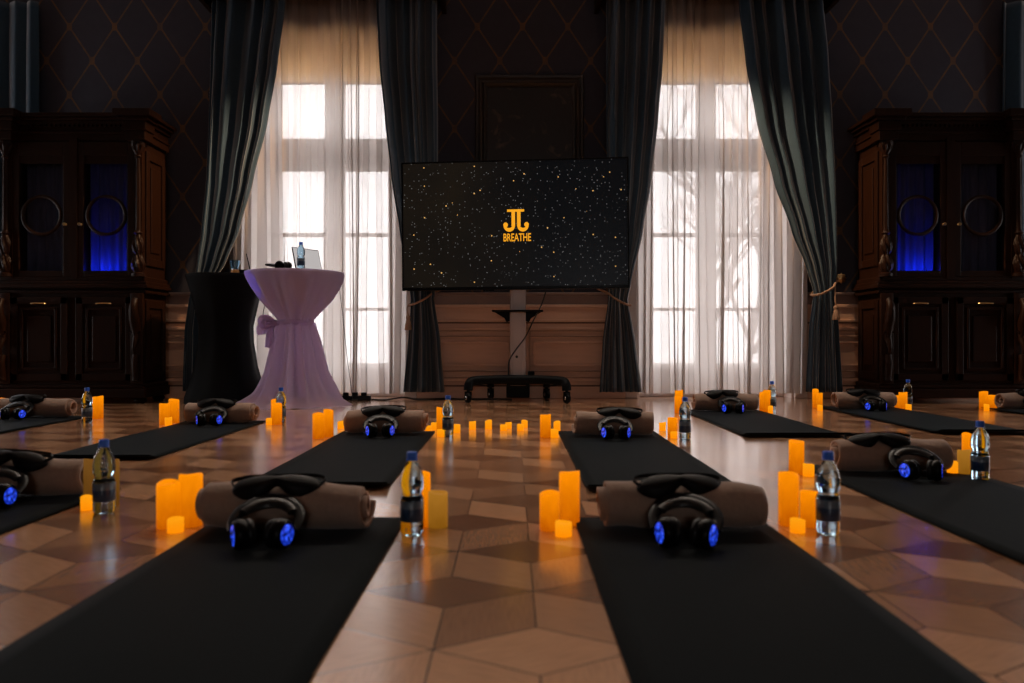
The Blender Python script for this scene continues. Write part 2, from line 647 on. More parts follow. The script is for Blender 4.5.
M['cable'] = mat('black_cable', (0.01, 0.01, 0.01), 0.5, noise=0.1)
M['blue_fabric'] = mat('cabinet_lining', (0.07, 0.08, 0.14), 0.9, noise=0.6, nscale=7, stretch=(6, 1, 0.6))
M['bark'] = mat('pale_bark', (0.42, 0.38, 0.36), 0.9, noise=0.2)
M['needles'] = mat('fir_needles', (0.16, 0.18, 0.17), 0.9, noise=0.3)

def pet_material():
    m = bpy.data.materials.new('clear_bottle_plastic')
    m.use_nodes = True
    b = m.node_tree.nodes['Principled BSDF']
    b.inputs['Base Color'].default_value = (0.52, 0.79, 1.0, 1)
    b.inputs['Roughness'].default_value = 0.02
    b.inputs['Transmission Weight'].default_value = 1.0
    b.inputs['IOR'].default_value = 1.33
    return m
M['pet'] = pet_material()

# ------------------------------------------------------------------ the room
X0, X1, Y0, ZC = -7.6, 7.8, -5.0, 4.4

def build_floor():
    a = 0.215
    h = a * math.sqrt(3)
    me = bpy.data.meshes.new('floor')
    verts, faces, grain, cell, tone = [], [], [], [], []
    ox, oy = -0.14, 1.60
    dirs = [Vector((a * math.cos(math.radians(t)), a * math.sin(math.radians(t)))) for t in (30, 150, 270)]
    rr = random.Random(3)
    # hexagon cells, three rhombi each
    j0 = int((Y0 - oy) / (1.5 * a)) - 1
    j1 = int((WALL + 0.4 - oy) / (1.5 * a)) + 1
    for j in range(j0, j1 + 1):
        for i in range(int((X0 - ox) / h) - 1, int((X1 - ox) / h) + 2):
            c = Vector((ox + (i + 0.5 * (j % 2)) * h, oy + j * 1.5 * a))
            for k in range(3):
                d1, d2 = dirs[k], dirs[(k + 1) % 3]
                quad = [c, c + d1, c + d1 + d2, c + d2]
                base = len(verts)
                verts += [(q.x, q.y, 0) for q in quad]
                faces.append((base, base + 1, base + 2, base + 3))
                axis = (d1 + d2).normalized() if rr.random() < 0.8 else d1.normalized()
                nrm = Vector((-axis.y, axis.x))
                o = Vector((rr.uniform(0, 40), rr.uniform(0, 40)))
                for q in quad:
                    v = q - c
                    grain.append((v.dot(axis) + o.x, v.dot(nrm) + o.y))
                cell += [(0, 0), (1, 0), (1, 1), (0, 1)]
                t = (0.12, 0.78, 0.42)[k] + rr.uniform(-0.18, 0.22)
                tone += [max(0.0, min(1.0, t))] * 4
    me.from_pydata(verts, [], faces)
    u1 = me.uv_layers.new(name='grain')
    u2 = me.uv_layers.new(name='cell')
    ca = me.color_attributes.new('tone', 'FLOAT_COLOR', 'CORNER')
    for i in range(len(grain)):
        u1.data[i].uv = grain[i]
        u2.data[i].uv = cell[i]
        ca.data[i].color = (tone[i],) * 3 + (1,)
    me.materials.append(M['parquet'])
    o = bpy.data.objects.new('floor', me)
    col.objects.link(o)
    props(o, kind='structure')
build_floor()

def struct(name, bm, m, smooth=False):
    return props(link(name, bm, m, None, smooth), kind='structure')

# window wall: solid pieces between the openings
bm = bmesh.new()
edges = sorted((wx - HALF, wx + HALF) for wx in WIN_X)
xs = [X0] + [v for e in edges for v in e] + [X1]
SPANS = [(xs[i], xs[i + 1]) for i in range(0, len(xs), 2)]
for a, b in SPANS:
    box(bm, a, b, WALL, WALL + 0.5, -0.02, ZC)
for a, b in edges:
    box(bm, a, b, WALL, WALL + 0.5, OPEN_TOP, ZC)
    box(bm, a, b, WALL + 0.25, WALL + 0.5, -0.02, SILL)
struct('wall_back', bm, M['paper'])
for sd, nm in ((-1, 'left'), (1, 'right')):
    bm = bmesh.new()
    xa, xb = (X0 - 0.2, X0) if sd < 0 else (X1, X1 + 0.2)
    ys = [Y0] + [v for q, wy in sorted(SIDE) if q == sd for v in (wy - 0.72, wy + 0.72)] + [WALL + 0.5]
    for i in range(0, len(ys), 2):
        box(bm, xa, xb, ys[i], ys[i + 1], -0.02, ZC)
    for q, wy in SIDE:
        if q == sd:
            box(bm, xa, xb, wy - 0.72, wy + 0.72, -0.02, 0.14)
            box(bm, xa, xb, wy - 0.72, wy + 0.72, 2.4, ZC)
    struct('wall_' + nm, bm, M['paper'])
for n, (sd, wy) in enumerate(SIDE):
    bm = bmesh.new()
    xa, xb = (X0 - 0.14, X0 - 0.06) if sd < 0 else (X1 + 0.06, X1 + 0.14)
    for (a, b, c, d) in ((-0.72, -0.62, 0.14, 2.4), (0.62, 0.72, 0.14, 2.4), (-0.06, 0.06, 0.14, 2.4), (-0.72, 0.72, 0.14, 0.24), (-0.72, 0.72, 2.3, 2.4), (-0.72, 0.72, 1.3, 1.36)):
        box(bm, xa, xb, wy + a, wy + b, c, d, 0.006)
    struct('window_%d' % (n + 6), bm, M['white_paint'])  # frames of the added side openings, out of view
bm = bmesh.new()
xs = [X0] + [v for wx in REAR_X for v in (wx - 0.72, wx + 0.72)] + [X1]
for i in range(0, len(xs), 2):
    box(bm, xs[i], xs[i + 1], Y0 - 0.2, Y0, -0.02, ZC)
for wx in REAR_X:
    box(bm, wx - 0.72, wx + 0.72, Y0 - 0.2, Y0, -0.02, 0.88)
    box(bm, wx - 0.72, wx + 0.72, Y0 - 0.2, Y0, 2.02, ZC)
struct('wall_front', bm, M['plain_wall'])
for n, wx in enumerate(REAR_X):
    bm = bmesh.new()
    for (a, b, c, d) in ((-0.72, -0.63, 0.88, 2.02), (0.63, 0.72, 0.88, 2.02), (-0.05, 0.05, 0.88, 2.02), (-0.72, 0.72, 0.88, 0.97), (-0.72, 0.72, 1.93, 2.02)):
        box(bm, wx + a, wx + b, Y0 - 0.14, Y0 - 0.06, c, d, 0.006)
    struct('window_%d' % (n + 5), bm, M['white_paint'])  # frame of the added rear fill opening
bm = bmesh.new(); box(bm, X0 - 0.2, X1 + 0.2, Y0 - 0.2, WALL + 0.5, ZC, ZC + 0.15); struct('ceiling', bm, M['ceiling'])

# wainscot panelling on the wall between the windows
def frame_moulding(bm, x0, x1, z0, z1, y, w=0.026, d=0.024, mi=0):
    for (a, b, c, e) in ((x0, x1, z0, z0 + w), (x0, x1, z1 - w, z1), (x0, x0 + w, z0, z1), (x1 - w, x1, z0, z1)):
        box(bm, a, b, y - d, y + 0.004, c, e, 0.004, mi)

for n, (a, b) in enumerate(SPANS):
    a2, b2 = a + 0.12, b - 0.12
    if n == 0: a2 = a
    if n == len(SPANS) - 1: b2 = b
    bm = bmesh.new()
    box(bm, a2, b2, WALL - 0.03, WALL, 0.0, 0.88)
    y = WALL - 0.03
    box(bm, a2, b2, y - 0.02, y, 0.0, 0.11, 0.006)            # plinth
    box(bm, a2, b2, y - 0.012, y, 0.72, 0.745, 0.005)
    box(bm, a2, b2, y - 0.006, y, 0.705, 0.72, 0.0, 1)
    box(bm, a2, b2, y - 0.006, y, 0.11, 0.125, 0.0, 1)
    box(bm, a2, b2, y - 0.016, y, 0.855, 0.885, 0.006)
    npan = max(1, round((b2 - a2) / 0.9))
    pw = (b2 - a2) / npan
    for k in range(npan):
        xa, xb = a2 + k * pw + 0.05, a2 + (k + 1) * pw - 0.05
        frame_moulding(bm, xa, xb, 0.16, 0.67, y)
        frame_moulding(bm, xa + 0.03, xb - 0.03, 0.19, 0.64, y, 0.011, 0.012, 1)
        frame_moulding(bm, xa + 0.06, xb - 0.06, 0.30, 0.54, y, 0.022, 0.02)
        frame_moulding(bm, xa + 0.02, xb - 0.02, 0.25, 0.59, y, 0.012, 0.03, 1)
    struct('trim_%d' % (n + 1), bm, [M['wainscot'], M['shade_line']])
    bm = bmesh.new()
    box(bm, a2, b2, WALL - 0.022, WALL, 0.885, 0.97)
    box(bm, a2, b2, WALL - 0.05, WALL, 0.97, 1.0, 0.008)
    struct('trim_%d' % (n + 11), bm, M['rail'])

# windows
def build_window(n, cx):
    root = empty('window_%d' % n, (cx, WALL, 0))
    props(root, kind='structure')
    y = 0.36
    bm = bmesh.new()
    # casing on the room side of the wall
    for s in (-1, 1):
        xa = s * HALF; xb = s * (HALF + 0.12)
        box(bm, min(xa, xb), max(xa, xb), -0.045, 0.0, 0.0, OPEN_TOP + 0.03, 0.01)
        xc = s * (HALF - 0.0); xd = s * (HALF - 0.02)
        box(bm, min(xc, xd), max(xc, xd), 0.0, y, 0.0, OPEN_TOP)
    box(bm, -HALF - 0.12, HALF + 0.12, -0.05, 0.0, OPEN_TOP, OPEN_TOP + 0.05, 0.01)
    box(bm, -HALF, HALF, 0.0, y, OPEN_TOP - 0.02, OPEN_TOP)
    # panelling and sill below the sash
    box(bm, -HALF, HALF, 0.2, 0.4, 0.0, SILL, 0.008)
    link('casing', bm, M['white_paint'], root, False)
    bm = bmesh.new()
    o = HALF - 0.02
    za, zb = SILL, OPEN_TOP
    box(bm, -o, -o + 0.14, y - 0.03, y + 0.05, za, zb)
    box(bm, o - 0.14, o, y - 0.03, y + 0.05, za, zb)
    box(bm, -o, o, y - 0.03, y + 0.05, zb - 0.06, zb)
    box(bm, -o, o, y - 0.03, y + 0.05, za, za + 0.08)
    box(bm, -o, o, y - 0.05, y + 0.06, 2.28, 2.50, 0.01)      # transom
    link('window_frame', bm, M['white_paint'], root, False)
    for s in (-1, 1):
        x0, x1 = (-o + 0.14, 0.0) if s < 0 else (0.0, o - 0.14)
        for (a, b, nm) in ((za + 0.08, 2.28, 'lower_sash'), (2.50, zb - 0.06, 'upper_sash')):
            bm = bmesh.new()
            wd = 0.095
            inner = 0.10
            xi0 = x0 + (0.10 if s > 0 else 0.05); xi1 = x1 - (0.10 if s < 0 else 0.05)
            box(bm, x0, xi0, y - 0.01, y + 0.03, a, b)
            box(bm, xi1, x1, y - 0.01, y + 0.03, a, b)
            box(bm, xi0, xi1, y - 0.01, y + 0.03, a, a + 0.05)
            box(bm, xi0, xi1, y - 0.01, y + 0.03, b - 0.05, b)
            if nm == 'lower_sash':
                box(bm, xi0, xi1, y, y + 0.025, 1.575, 1.615)
                box(bm, xi0, xi1, y, y + 0.025, 0.84, 0.87)
            f = link(nm, bm, M['white_paint'], root, False)
            bm = bmesh.new()
            box(bm, xi0, xi1, y + 0.008, y + 0.012, a + 0.05, b - 0.05)
            link('pane', bm, M['glass'], f, False)
    return root
for n, wx in enumerate(WIN_X):
    build_window(n + 1, wx)

# roller blinds, pelmets, sheers, drapes
def blind(cx, label):
    root = empty('roller_blind', (cx, WALL + 0.2, 3.06))
    props(root, label, 'blind', 'cream roller blinds at the window heads')
    bm = bmesh.new()
    n = 12
    for i in range(6):
        pass
    box(bm, -HALF + 0.04, HALF - 0.04, 0.0, 0.004, 0.0, 0.34)
    link('blind_fabric', bm, M['blind'], root, False)
    bm = bmesh.new()
    tube(bm, [(-HALF + 0.03, 0.0, 0.35), (HALF - 0.03, 0.0, 0.35)], 0.022, 12)
    link('roller', bm, M['white_paint'], root)
    bm = bmesh.new()
    box(bm, -HALF + 0.04, HALF - 0.04, -0.008, 0.012, -0.02, 0.004, 0.003)
    link('bottom_rail', bm, M['rail'], root)
blind(WIN_X[0], 'cream roller blind at the head of the window behind the lilac table')
blind(WIN_X[1], 'cream roller blind at the head of the window right of the television')

def sheer(x0, x1, z0, z1, y, folds, seed, label):
    r = random.Random(seed)
    nu, nv = folds * 14, 26
    # irregular pleats: warp the parameter so some gathers are tight
    ks = [r.uniform(0.5, 1.6) for _ in range(folds)]
    tot = sum(ks)
    bnd = [0]
    for k in ks: bnd.append(bnd[-1] + k / tot)
    amp = [r.uniform(0.018, 0.05) for _ in range(folds + 1)]
    bm = bmesh.new()
    grid = []
    for i in range(nu + 1):
        t = i / nu * folds
        k = min(int(t), folds - 1)
        f = t - k
        s = bnd[k] + (bnd[k + 1] - bnd[k]) * f
        A = amp[k] + (amp[k + 1] - amp[k]) * f
        rowv = []
        for jv in range(nv + 1):
            v = jv / nv
            z = z1 + (z0 - z1) * v
            spread = 0.75 + 0.35 * v
            ph = 2 * PI * f
            drift = 0.03 * math.sin(2.1 * v + k * 1.7) * v
            xx = x0 + (x1 - x0) * s + 0.35 * A * math.sin(2 * ph) * spread + drift
            yy = y + A * spread * math.sin(ph) + 0.012 * math.sin(5 * v + k)
            rowv.append(bm.verts.new((xx, yy, z)))
        grid.append(rowv)
    for i in range(nu):
        for jv in range(nv):
            bm.faces.new((grid[i][jv], grid[i + 1][jv], grid[i + 1][jv + 1], grid[i][jv + 1]))
    o = link('sheer_curtain', bm, M['sheer'], None, True, angle=180)
    props(o, label, 'curtain', 'sheer curtains at the windows')
    return o
sheer(-2.66, -0.98, 0.05, 3.74, WALL - 0.10, 17, 11, 'pale sheer curtain across the window behind the lilac table')
sheer(1.14, 2.74, 0.05, 3.74, WALL - 0.10, 17, 29, 'pale sheer curtain across the window right of the television')

DD = 7.18
def drape(tab, folds, seed, label, amp=0.045, D=DD, ztop=3.72, name='drape'):
    r = random.Random(seed)
    nu, nv = folds * 12, 60
    ytop = 340 - (ztop - CH) * F / D
    ybot = tab[-1][0]
    ks = [r.uniform(0.55, 1.6) for _ in range(folds)]
    bnd = [0.0]
    for q in ks: bnd.append(bnd[-1] + q / sum(ks))
    ph0 = [r.uniform(-0.5, 0.5) for _ in range(folds + 1)]
    am = [r.uniform(0.6, 1.25) for _ in range(folds + 1)]
    bm = bmesh.new()
    grid = []
    wmax = max(t[2] - t[1] for t in tab)
    for i in range(nu + 1):
        s = i / nu
        t = s * folds
        k = min(int(t), folds - 1); f = t - k
        A0 = am[k] + (am[k + 1] - am[k]) * f
        P = ph0[k] + (ph0[k + 1] - ph0[k]) * f
        rowv = []
        for jv in range(nv + 1):
            yy = ytop + (ybot - ytop) * jv / nv
            xl, xr = interp(tab, yy)
            wd = (xr - xl) / wmax
            sf = bnd[k] + (bnd[k + 1] - bnd[k]) * f
            x = px(xl + (xr - xl) * sf, D)
            A = amp * A0 * (0.55 + 0.45 * wd)
            ang = 2 * PI * (t + 0.25 * P)
            yo = A * math.sin(ang + 0.5 * math.sin(yy / 70 + P)) + 0.35 * A * math.sin(2 * PI * sf * 2 + yy / 120 + seed)
            xo = 0.25 * A * math.sin(2 * ang) * min(1, wd * 1.3)
            rowv.append(bm.verts.new((x + xo, D + yo, pz(yy, D))))
        grid.append(rowv)
    for i in range(nu):
        for jv in range(nv):
            bm.faces.new((grid[i][jv], grid[i + 1][jv], grid[i + 1][jv + 1], grid[i][jv + 1]))
    o = link(name, bm, M['drape'], None, True, angle=180)
    so = o.modifiers.new('thickness', 'SOLIDIFY')
    so.thickness = 0.006
    props(o, label, 'curtain', 'dark blue velvet drapes')
    return o
drape([(0,212,284),(60,210,276),(120,208,266),(180,206,252),(230,202,239),(262,198,226),(276,196,218),(300,190,210),(330,186,210),(391,184,212)], 5, 1,
      'dark blue velvet drape swept to the left above the black cocktail table')
drape([(0,375,436),(60,378,436),(120,384,437),(180,391,437),(230,399,437),(280,408,436),(300,411,434),(340,408,440),(392,403,444)], 5, 2,
      'dark blue velvet drape left of the television, tied back with a tassel cord')
drape([(0,607,665),(60,607,662),(120,607,657),(180,608,650),(230,608,642),(280,608,631),(300,608,627),(340,603,634),(392,600,641)], 5, 3,
      'dark blue velvet drape hanging behind the right end of the television')
drape([(0,738,822),(60,745,828),(120,756,832),(180,773,835),(230,791,836),(270,807,836),(292,814,834),(330,809,838),(392,806,842)], 6, 4,
      'dark blue velvet drape swept to the right beside the right-hand cabinet')
drape([(0,-40,38),(400,-40,38)], 5, 5, 'dark blue drape hanging straight behind the left cabinet', D=7.31, amp=0.03)
drape([(0,1004,1080),(400,1004,1080)], 5, 6, 'dark blue drape hanging straight behind the right cabinet', D=7.31, amp=0.03)

for (xa, xb, lab) in ((-2.85, -0.62, 'dark wooden pelmet over the window behind the lilac table'), (0.78, 2.98, 'dark wooden pelmet over the window right of the television')):
    bm = bmesh.new()
    box(bm, xa, xb, 7.02, 7.06, 3.64, 3.95, 0.006)
    box(bm, xa, xa + 0.04, 7.06, WALL - 0.002, 3.64, 3.95)
    box(bm, xb - 0.04, xb, 7.06, WALL - 0.002, 3.64, 3.95)
    box(bm, xa, xb, 7.02, WALL - 0.002, 3.95, 3.99)
    box(bm, xa - 0.02, xb + 0.02, 7.0, 7.03, 3.63, 3.67, 0.006)
    o = link('pelmet', bm, M['cabinet'], None, False)
    props(o, lab, 'pelmet', 'pelmets over the windows')

def tieback(x, y, D, w, side, label, rosette=False, tassel=1.0):
    root = empty('curtain_tieback', (px(x, D), D, pz(y, D)))
    props(root, label, 'tieback', 'cord tiebacks on the drapes')
    bm = bmesh.new()
    hx = side * (w + 0.07)
    pts = [(hx, 0.10, 0.14), (w * side * 0.95, -0.02, 0.095), (w * side * 0.45, -0.085, 0.045), (0, -0.09, 0.015), (-w * side * 0.6, -0.08, -0.015), (-w * side * 1.05, 0.0, -0.02), (-w*side*0.7, 0.07, 0.01), (0, 0.085, 0.06), (hx, 0.11, 0.14)]
    tube(bm, smooth_path(pts, 6), 0.011, 8)
    link('cord', bm, M['rope'], root)
    if tassel is not None:
        tx = side * w * tassel
        tz = 0.03 + 0.05 * tassel
        bm = bmesh.new()
        tube(bm, smooth_path([(tx, -0.07, tz), (tx - 0.01, -0.095, -0.06), (tx, -0.09, -0.12)], 5), 0.007, 8)
        link('tassel_cord', bm, M['rope'], root)
        bm = bmesh.new()
        lathe(bm, [(0, 0.0), (0.012, -0.002), (0.022, -0.02), (0.016, -0.042), (0.02, -0.05), (0.027, -0.09), (0.032, -0.13), (0.03, -0.135), (0, -0.135)], 20, (tx, -0.09, -0.115),
              fn=lambda r, z, a: (r * (1 + 0.08 * math.cos(10 * a) * (1 if z < -0.05 else 0)), z))
        link('tassel', bm, M['rope'], root)
    if rosette:
        bm = bmesh.new()
        lathe(bm, [(0, 0.0), (0.04, 0.0), (0.045, 0.012), (0.03, 0.022), (0.012, 0.03), (0, 0.032)], 20, (0, 0, 0), fn=lambda r, z, a: (r * (1 + 0.18 * math.cos(8 * a)), z))
        link('rosette', bm, M['brass'], root, True, (hx, 0.05, 0.14), (PI / 2, 0, 0))
tieback(422, 303, DD, 0.115, 1, 'cord tieback with a tassel on the drape left of the television', tassel=-1.0)
tieback(618, 303, DD, 0.11, -1, 'cord tieback on the drape behind the right end of the television', tassel=None)
tieback(824, 293, DD, 0.105, 1, 'cord tieback with tassel and brass rosette on the drape by the right cabinet', True, tassel=0.7)

# ------------------------------------------------------------------ painting
def painting():
    D = WALL - 0.02
    x0, x1 = px(475, D), px(584, D)
    z1 = pz(75, D); z0 = 1.86
    root = empty('framed_painting', ((x0 + x1) / 2, WALL, z0))
    props(root, 'dark old oil painting in a broad carved frame on the wall above the television', 'painting')
    hw = (x1 - x0) / 2; H = z1 - z0
    bm = bmesh.new()
    # mitred profile swept round the rectangle: (inset, depth)
    prof = [(0.0, 0.0), (0.0, 0.035), (0.012, 0.05), (0.03, 0.045), (0.045, 0.028), (0.07, 0.032), (0.085, 0.05), (0.10, 0.042), (0.115, 0.02), (0.125, 0.0)]
    cs = []
    for ins, dp in prof:
        cs.append([bm.verts.new(p) for p in ((-hw + ins, -dp, ins), (hw - ins, -dp, ins), (hw - ins, -dp, H - ins), (-hw + ins, -dp, H - ins))])
    for A, B in zip(cs, cs[1:]):
        for k in range(4):
            bm.faces.new((A[k], A[(k + 1) % 4], B[(k + 1) % 4], B[k]))
    link('picture_frame', bm, M['frame'], root, True, angle=30)
    bm = bmesh.new()
    box(bm, -hw + 0.115, hw - 0.115, -0.016, -0.004, 0.115, H - 0.115)
    link('canvas', bm, M['painting'], root, False)
painting()

# ------------------------------------------------------------------ television and stand
def television():
    pl = Vector((px(402.5, 7.0), 7.0, 0)); pr = Vector((px(629.5, 6.84), 6.84, 0))
    c = (pl + pr) / 2
    wdt = (pr - pl).length
    yaw = math.atan2(pr.y - pl.y, pr.x - pl.x)
    H = 1.150
    root = empty('television', (c.x, c.y, 0.998))
    root.rotation_euler = (0, -0.008, yaw)
    props(root, 'large flat television showing a gold logo on a dark star field', 'television')
    hw = wdt / 2
    bm = bmesh.new()
    b = 0.014
    box(bm, -hw, hw, 0.0, 0.05, 0, H, 0.006)
    box(bm, -hw, hw, -0.012, 0.0, 0, 0.028, 0.002)
    box(bm, -hw, hw, -0.012, 0.0, H - b, H, 0.002)
    box(bm, -hw, -hw + b, -0.012, 0.0, 0.028, H - b)
    box(bm, hw - b, hw, -0.012, 0.0, 0.028, H - b)
    box(bm, -0.55, 0.55, 0.05, 0.085, 0.2, 0.8, 0.01)
    link('housing', bm, M['black_plastic'], root, False)
    bm = bmesh.new()
    box(bm, -hw + b, hw - b, -0.004, 0.0, 0.028, H - b)
    link('screen', bm, M['screen'], root, False)
    bm = bmesh.new()
    box(bm, -0.28, -0.18, -0.016, -0.008, -0.012, 0.004, 0.002)
    link('sensor_bar', bm, M['black_plastic'], root, False)
    # logo, drawn on a small grid: u,v measured in the logo's own units
    k = 0.000788           # metres per unit
    cx = (516 - 516) * 0.0 + 0.0
    def U(u): return (u - 410) * k * 0.96 + 0.018
    def V(v): return 0.53 + (440 - v) * k * 1.0
    bm = bmesh.new()
    yf, yb = -0.0075, -0.0042
    def poly(p): prism(bm, [(U(a), V(c_)) for a, c_ in p], yf, yb)
    poly([(305, 212), (505, 212), (505, 238), (305, 238)])
    for s in (-1, 1):
        X = lambda u: 409 + s * (409 - u)      # s = -1 keeps the left letter, +1 mirrors it
        g = (lambda u: u) if s < 0 else (lambda u: 818 - u)
        poly([(g(356), 236), (g(397), 236), (g(397), 400), (g(356), 400)])
        # curved foot: an arc band that swings to the outside and ends in a ball
        cxu, cyv = 332.0, 382.0
        outer, inner = [], []
        for q in range(15):
            a = math.radians(-10 + 190 * q / 14)
            ro = 66 + 8 * q / 14; ri = 32 + 20 * q / 14
            outer.append((g(cxu + ro * math.cos(a) * 0.96), cyv + 10 + ro * math.sin(a)))
            inner.append((g(cxu + ri * math.cos(a)), cyv + ri * math.sin(a) * 0.9))
        for q in range(14):
            poly([outer[q], outer[q + 1], inner[q + 1], inner[q]])
        ball = [(g(286 + 27 * math.cos(t * PI / 8)), 384 + 27 * math.sin(t * PI / 8)) for t in range(16)]
        poly(ball)
    link('logo', bm, M['gold'], root, False)
    # lettering
    fc = bpy.data.curves.new('breathe_lettering', 'FONT')
    fc.body = 'BREATHE'
    fc.align_x = 'CENTER'
    fc.size = 0.1
    fc.offset = 0.0012
    fc.extrude = 0.0015
    tmp = bpy.data.objects.new('tmp', fc)
    col.objects.link(tmp)
    bpy.context.view_layer.update()
    dg = bpy.context.evaluated_depsgraph_get()
    me = bpy.data.meshes.new_from_object(tmp.evaluated_get(dg))
    bpy.data.objects.remove(tmp)
    xs_ = [v.co.x for v in me.vertices]; ys_ = [v.co.y for v in me.vertices]
    wx = max(xs_) - min(xs_); hy = max(ys_) - min(ys_)
    tw = 310 * k; th = 88 * k
    for v in me.vertices:
        x, y, z = v.co
        v.co = ((x - min(xs_)) / wx * tw + U(260), -0.006 + z, (y - min(ys_)) / hy * th + V(570))
    me.materials.clear()
    me.materials.append(M['gold'])
    o = bpy.data.objects.new('lettering', me)
    col.objects.link(o)
    o.parent = root
    return root, c, yaw
tv, tvc, tvyaw = television()

def tv_stand():
    cx = px(518, 7.02)
    root = empty('television_stand', (cx, 7.04, 0), tvyaw * 0.4)
    props(root, 'wheeled television stand with a steel column and black base', 'stand')
    bm = bmesh.new()
    box(bm, -0.072, 0.072, -0.04, 0.04, 0.14, 1.62, 0.006)
    box(bm, -0.045, 0.045, -0.046, -0.038, 0.14, 1.0, 0.003)
    link('column', bm, M['steel'], root, False)
    bm = bmesh.new()
    box(bm, -0.03, 0.03, -0.075, -0.03, 1.2, 1.75, 0.004)
    box(bm, -0.35, 0.35, -0.05, 0.0, 1.32, 1.38, 0.004)
    box(bm, -0.35, 0.35, -0.05, 0.0, 1.62, 1.68, 0.004)
    link('wall_bracket', bm, M['black_matte'], root, False)
    # base frame: long front beam whose ends turn down to the casters, two legs reaching back
    bm = bmesh.new()
    tube(bm, smooth_path([(-0.43, -0.24, 0.11), (-0.422, -0.23, 0.165), (-0.385, -0.2, 0.19), (-0.2, -0.15, 0.2), (0, -0.13, 0.2), (0.2, -0.15, 0.2), (0.385, -0.2, 0.19), (0.422, -0.23, 0.165), (0.43, -0.24, 0.11)], 5), 0.04, 12)
    tube(bm, smooth_path([(-0.26, 0.24, 0.11), (-0.25, 0.22, 0.17), (-0.15, 0.1, 0.19), (0, 0.02, 0.19), (0.15, 0.1, 0.19), (0.25, 0.22, 0.17), (0.26, 0.24, 0.11)], 5), 0.032, 12)
    box(bm, -0.1, 0.1, -0.15, 0.08, 0.15, 0.23, 0.01)
    link('base_frame', bm, M['black_matte'], root)
    bm = bmesh.new()
    box(bm, -0.105, 0.105, -0.02, 0.06, 0.03, 0.15, 0.008)
    box(bm, 0.09, 0.15, -0.05, 0.0, 0.2, 0.27, 0.006)
    link('power_box', bm, M['black_matte'], root, False)
    # crossed stays under the beam
    for s in (-1, 1):
        bm = bmesh.new()
        tube(bm, [(s * 0.4, -0.19, 0.16), (s * 0.25, 0.2, 0.12)], 0.006, 6)
        link('stay', bm, M['black_matte'], root)
    for (x, y) in ((-0.43, -0.24), (0.43, -0.24), (-0.26, 0.24), (0.26, 0.24)):
        bm = bmesh.new()
        box(bm, x - 0.024, x + 0.024, y - 0.02, y + 0.02, 0.075, 0.1, 0.004)
        tube(bm, [(x, y, 0.09), (x, y, 0.13)], 0.014, 10)
        for s in (-1, 1):
            box(bm, x + s * 0.027 - 0.003, x + s * 0.027 + 0.003, y - 0.018, y + 0.018, 0.03, 0.1)
        f = link('caster_fork', bm, M['black_matte'], root, False)
        bm = bmesh.new()
        lathe(bm, [(0, -0.02), (0.03, -0.02), (0.042, -0.016), (0.045, 0.0), (0.042, 0.016), (0.03, 0.02), (0, 0.02)], 22)
        wl = link('caster_wheel', bm, M['black_plastic'], f, True, (x, y - 0.022, 0.0455), (0, PI / 2, 0.5))
        bm = bmesh.new()
        lathe(bm, [(0, -0.024), (0.016, -0.024), (0.02, -0.018), (0.02, 0.018), (0.016, 0.024), (0, 0.024)], 16)
        link('wheel_hub', bm, M['chrome'], root, True, (x, y - 0.022, 0.0455), (0, PI / 2, 0.5))
    # tray: a flat shelf with two sloping brackets below
    bm = bmesh.new()
    box(bm, -0.225, 0.225, -0.20, -0.04, 0.80, 0.815, 0.004)
    link('shelf', bm, M['black_matte'], root, False)
    for s in (-1, 1):
        bm = bmesh.new()
        prism(bm, [(s * 0.21, 0.80), (s * 0.072, 0.80), (s * 0.072, 0.72), (s * 0.10, 0.71), (s * 0.12, 0.745)], -0.07, -0.05)
        link('shelf_bracket', bm, M['black_matte'], root, False)
    bm = bmesh.new()
    lathe(bm, [(0, 0), (0.012, 0), (0.012, 0.006), (0, 0.006)], 14)
    link('lock_knob', bm, M['black_plastic'], root, True, (-0.01, -0.046, 0.40), (PI / 2, 0, 0))
    bm = bmesh.new()
    tube(bm, smooth_path([(0.25, -0.1, 0.98), (0.21, -0.11, 0.86), (0.14, -0.21, 0.72), (0.07, -0.1, 0.58), (-0.02, -0.06, 0.46), (-0.078, -0.055, 0.36), (-0.085, -0.05, 0.22)], 6), 0.006, 6)
    link('power_cord', bm, M['cable'], root)
tv_stand()

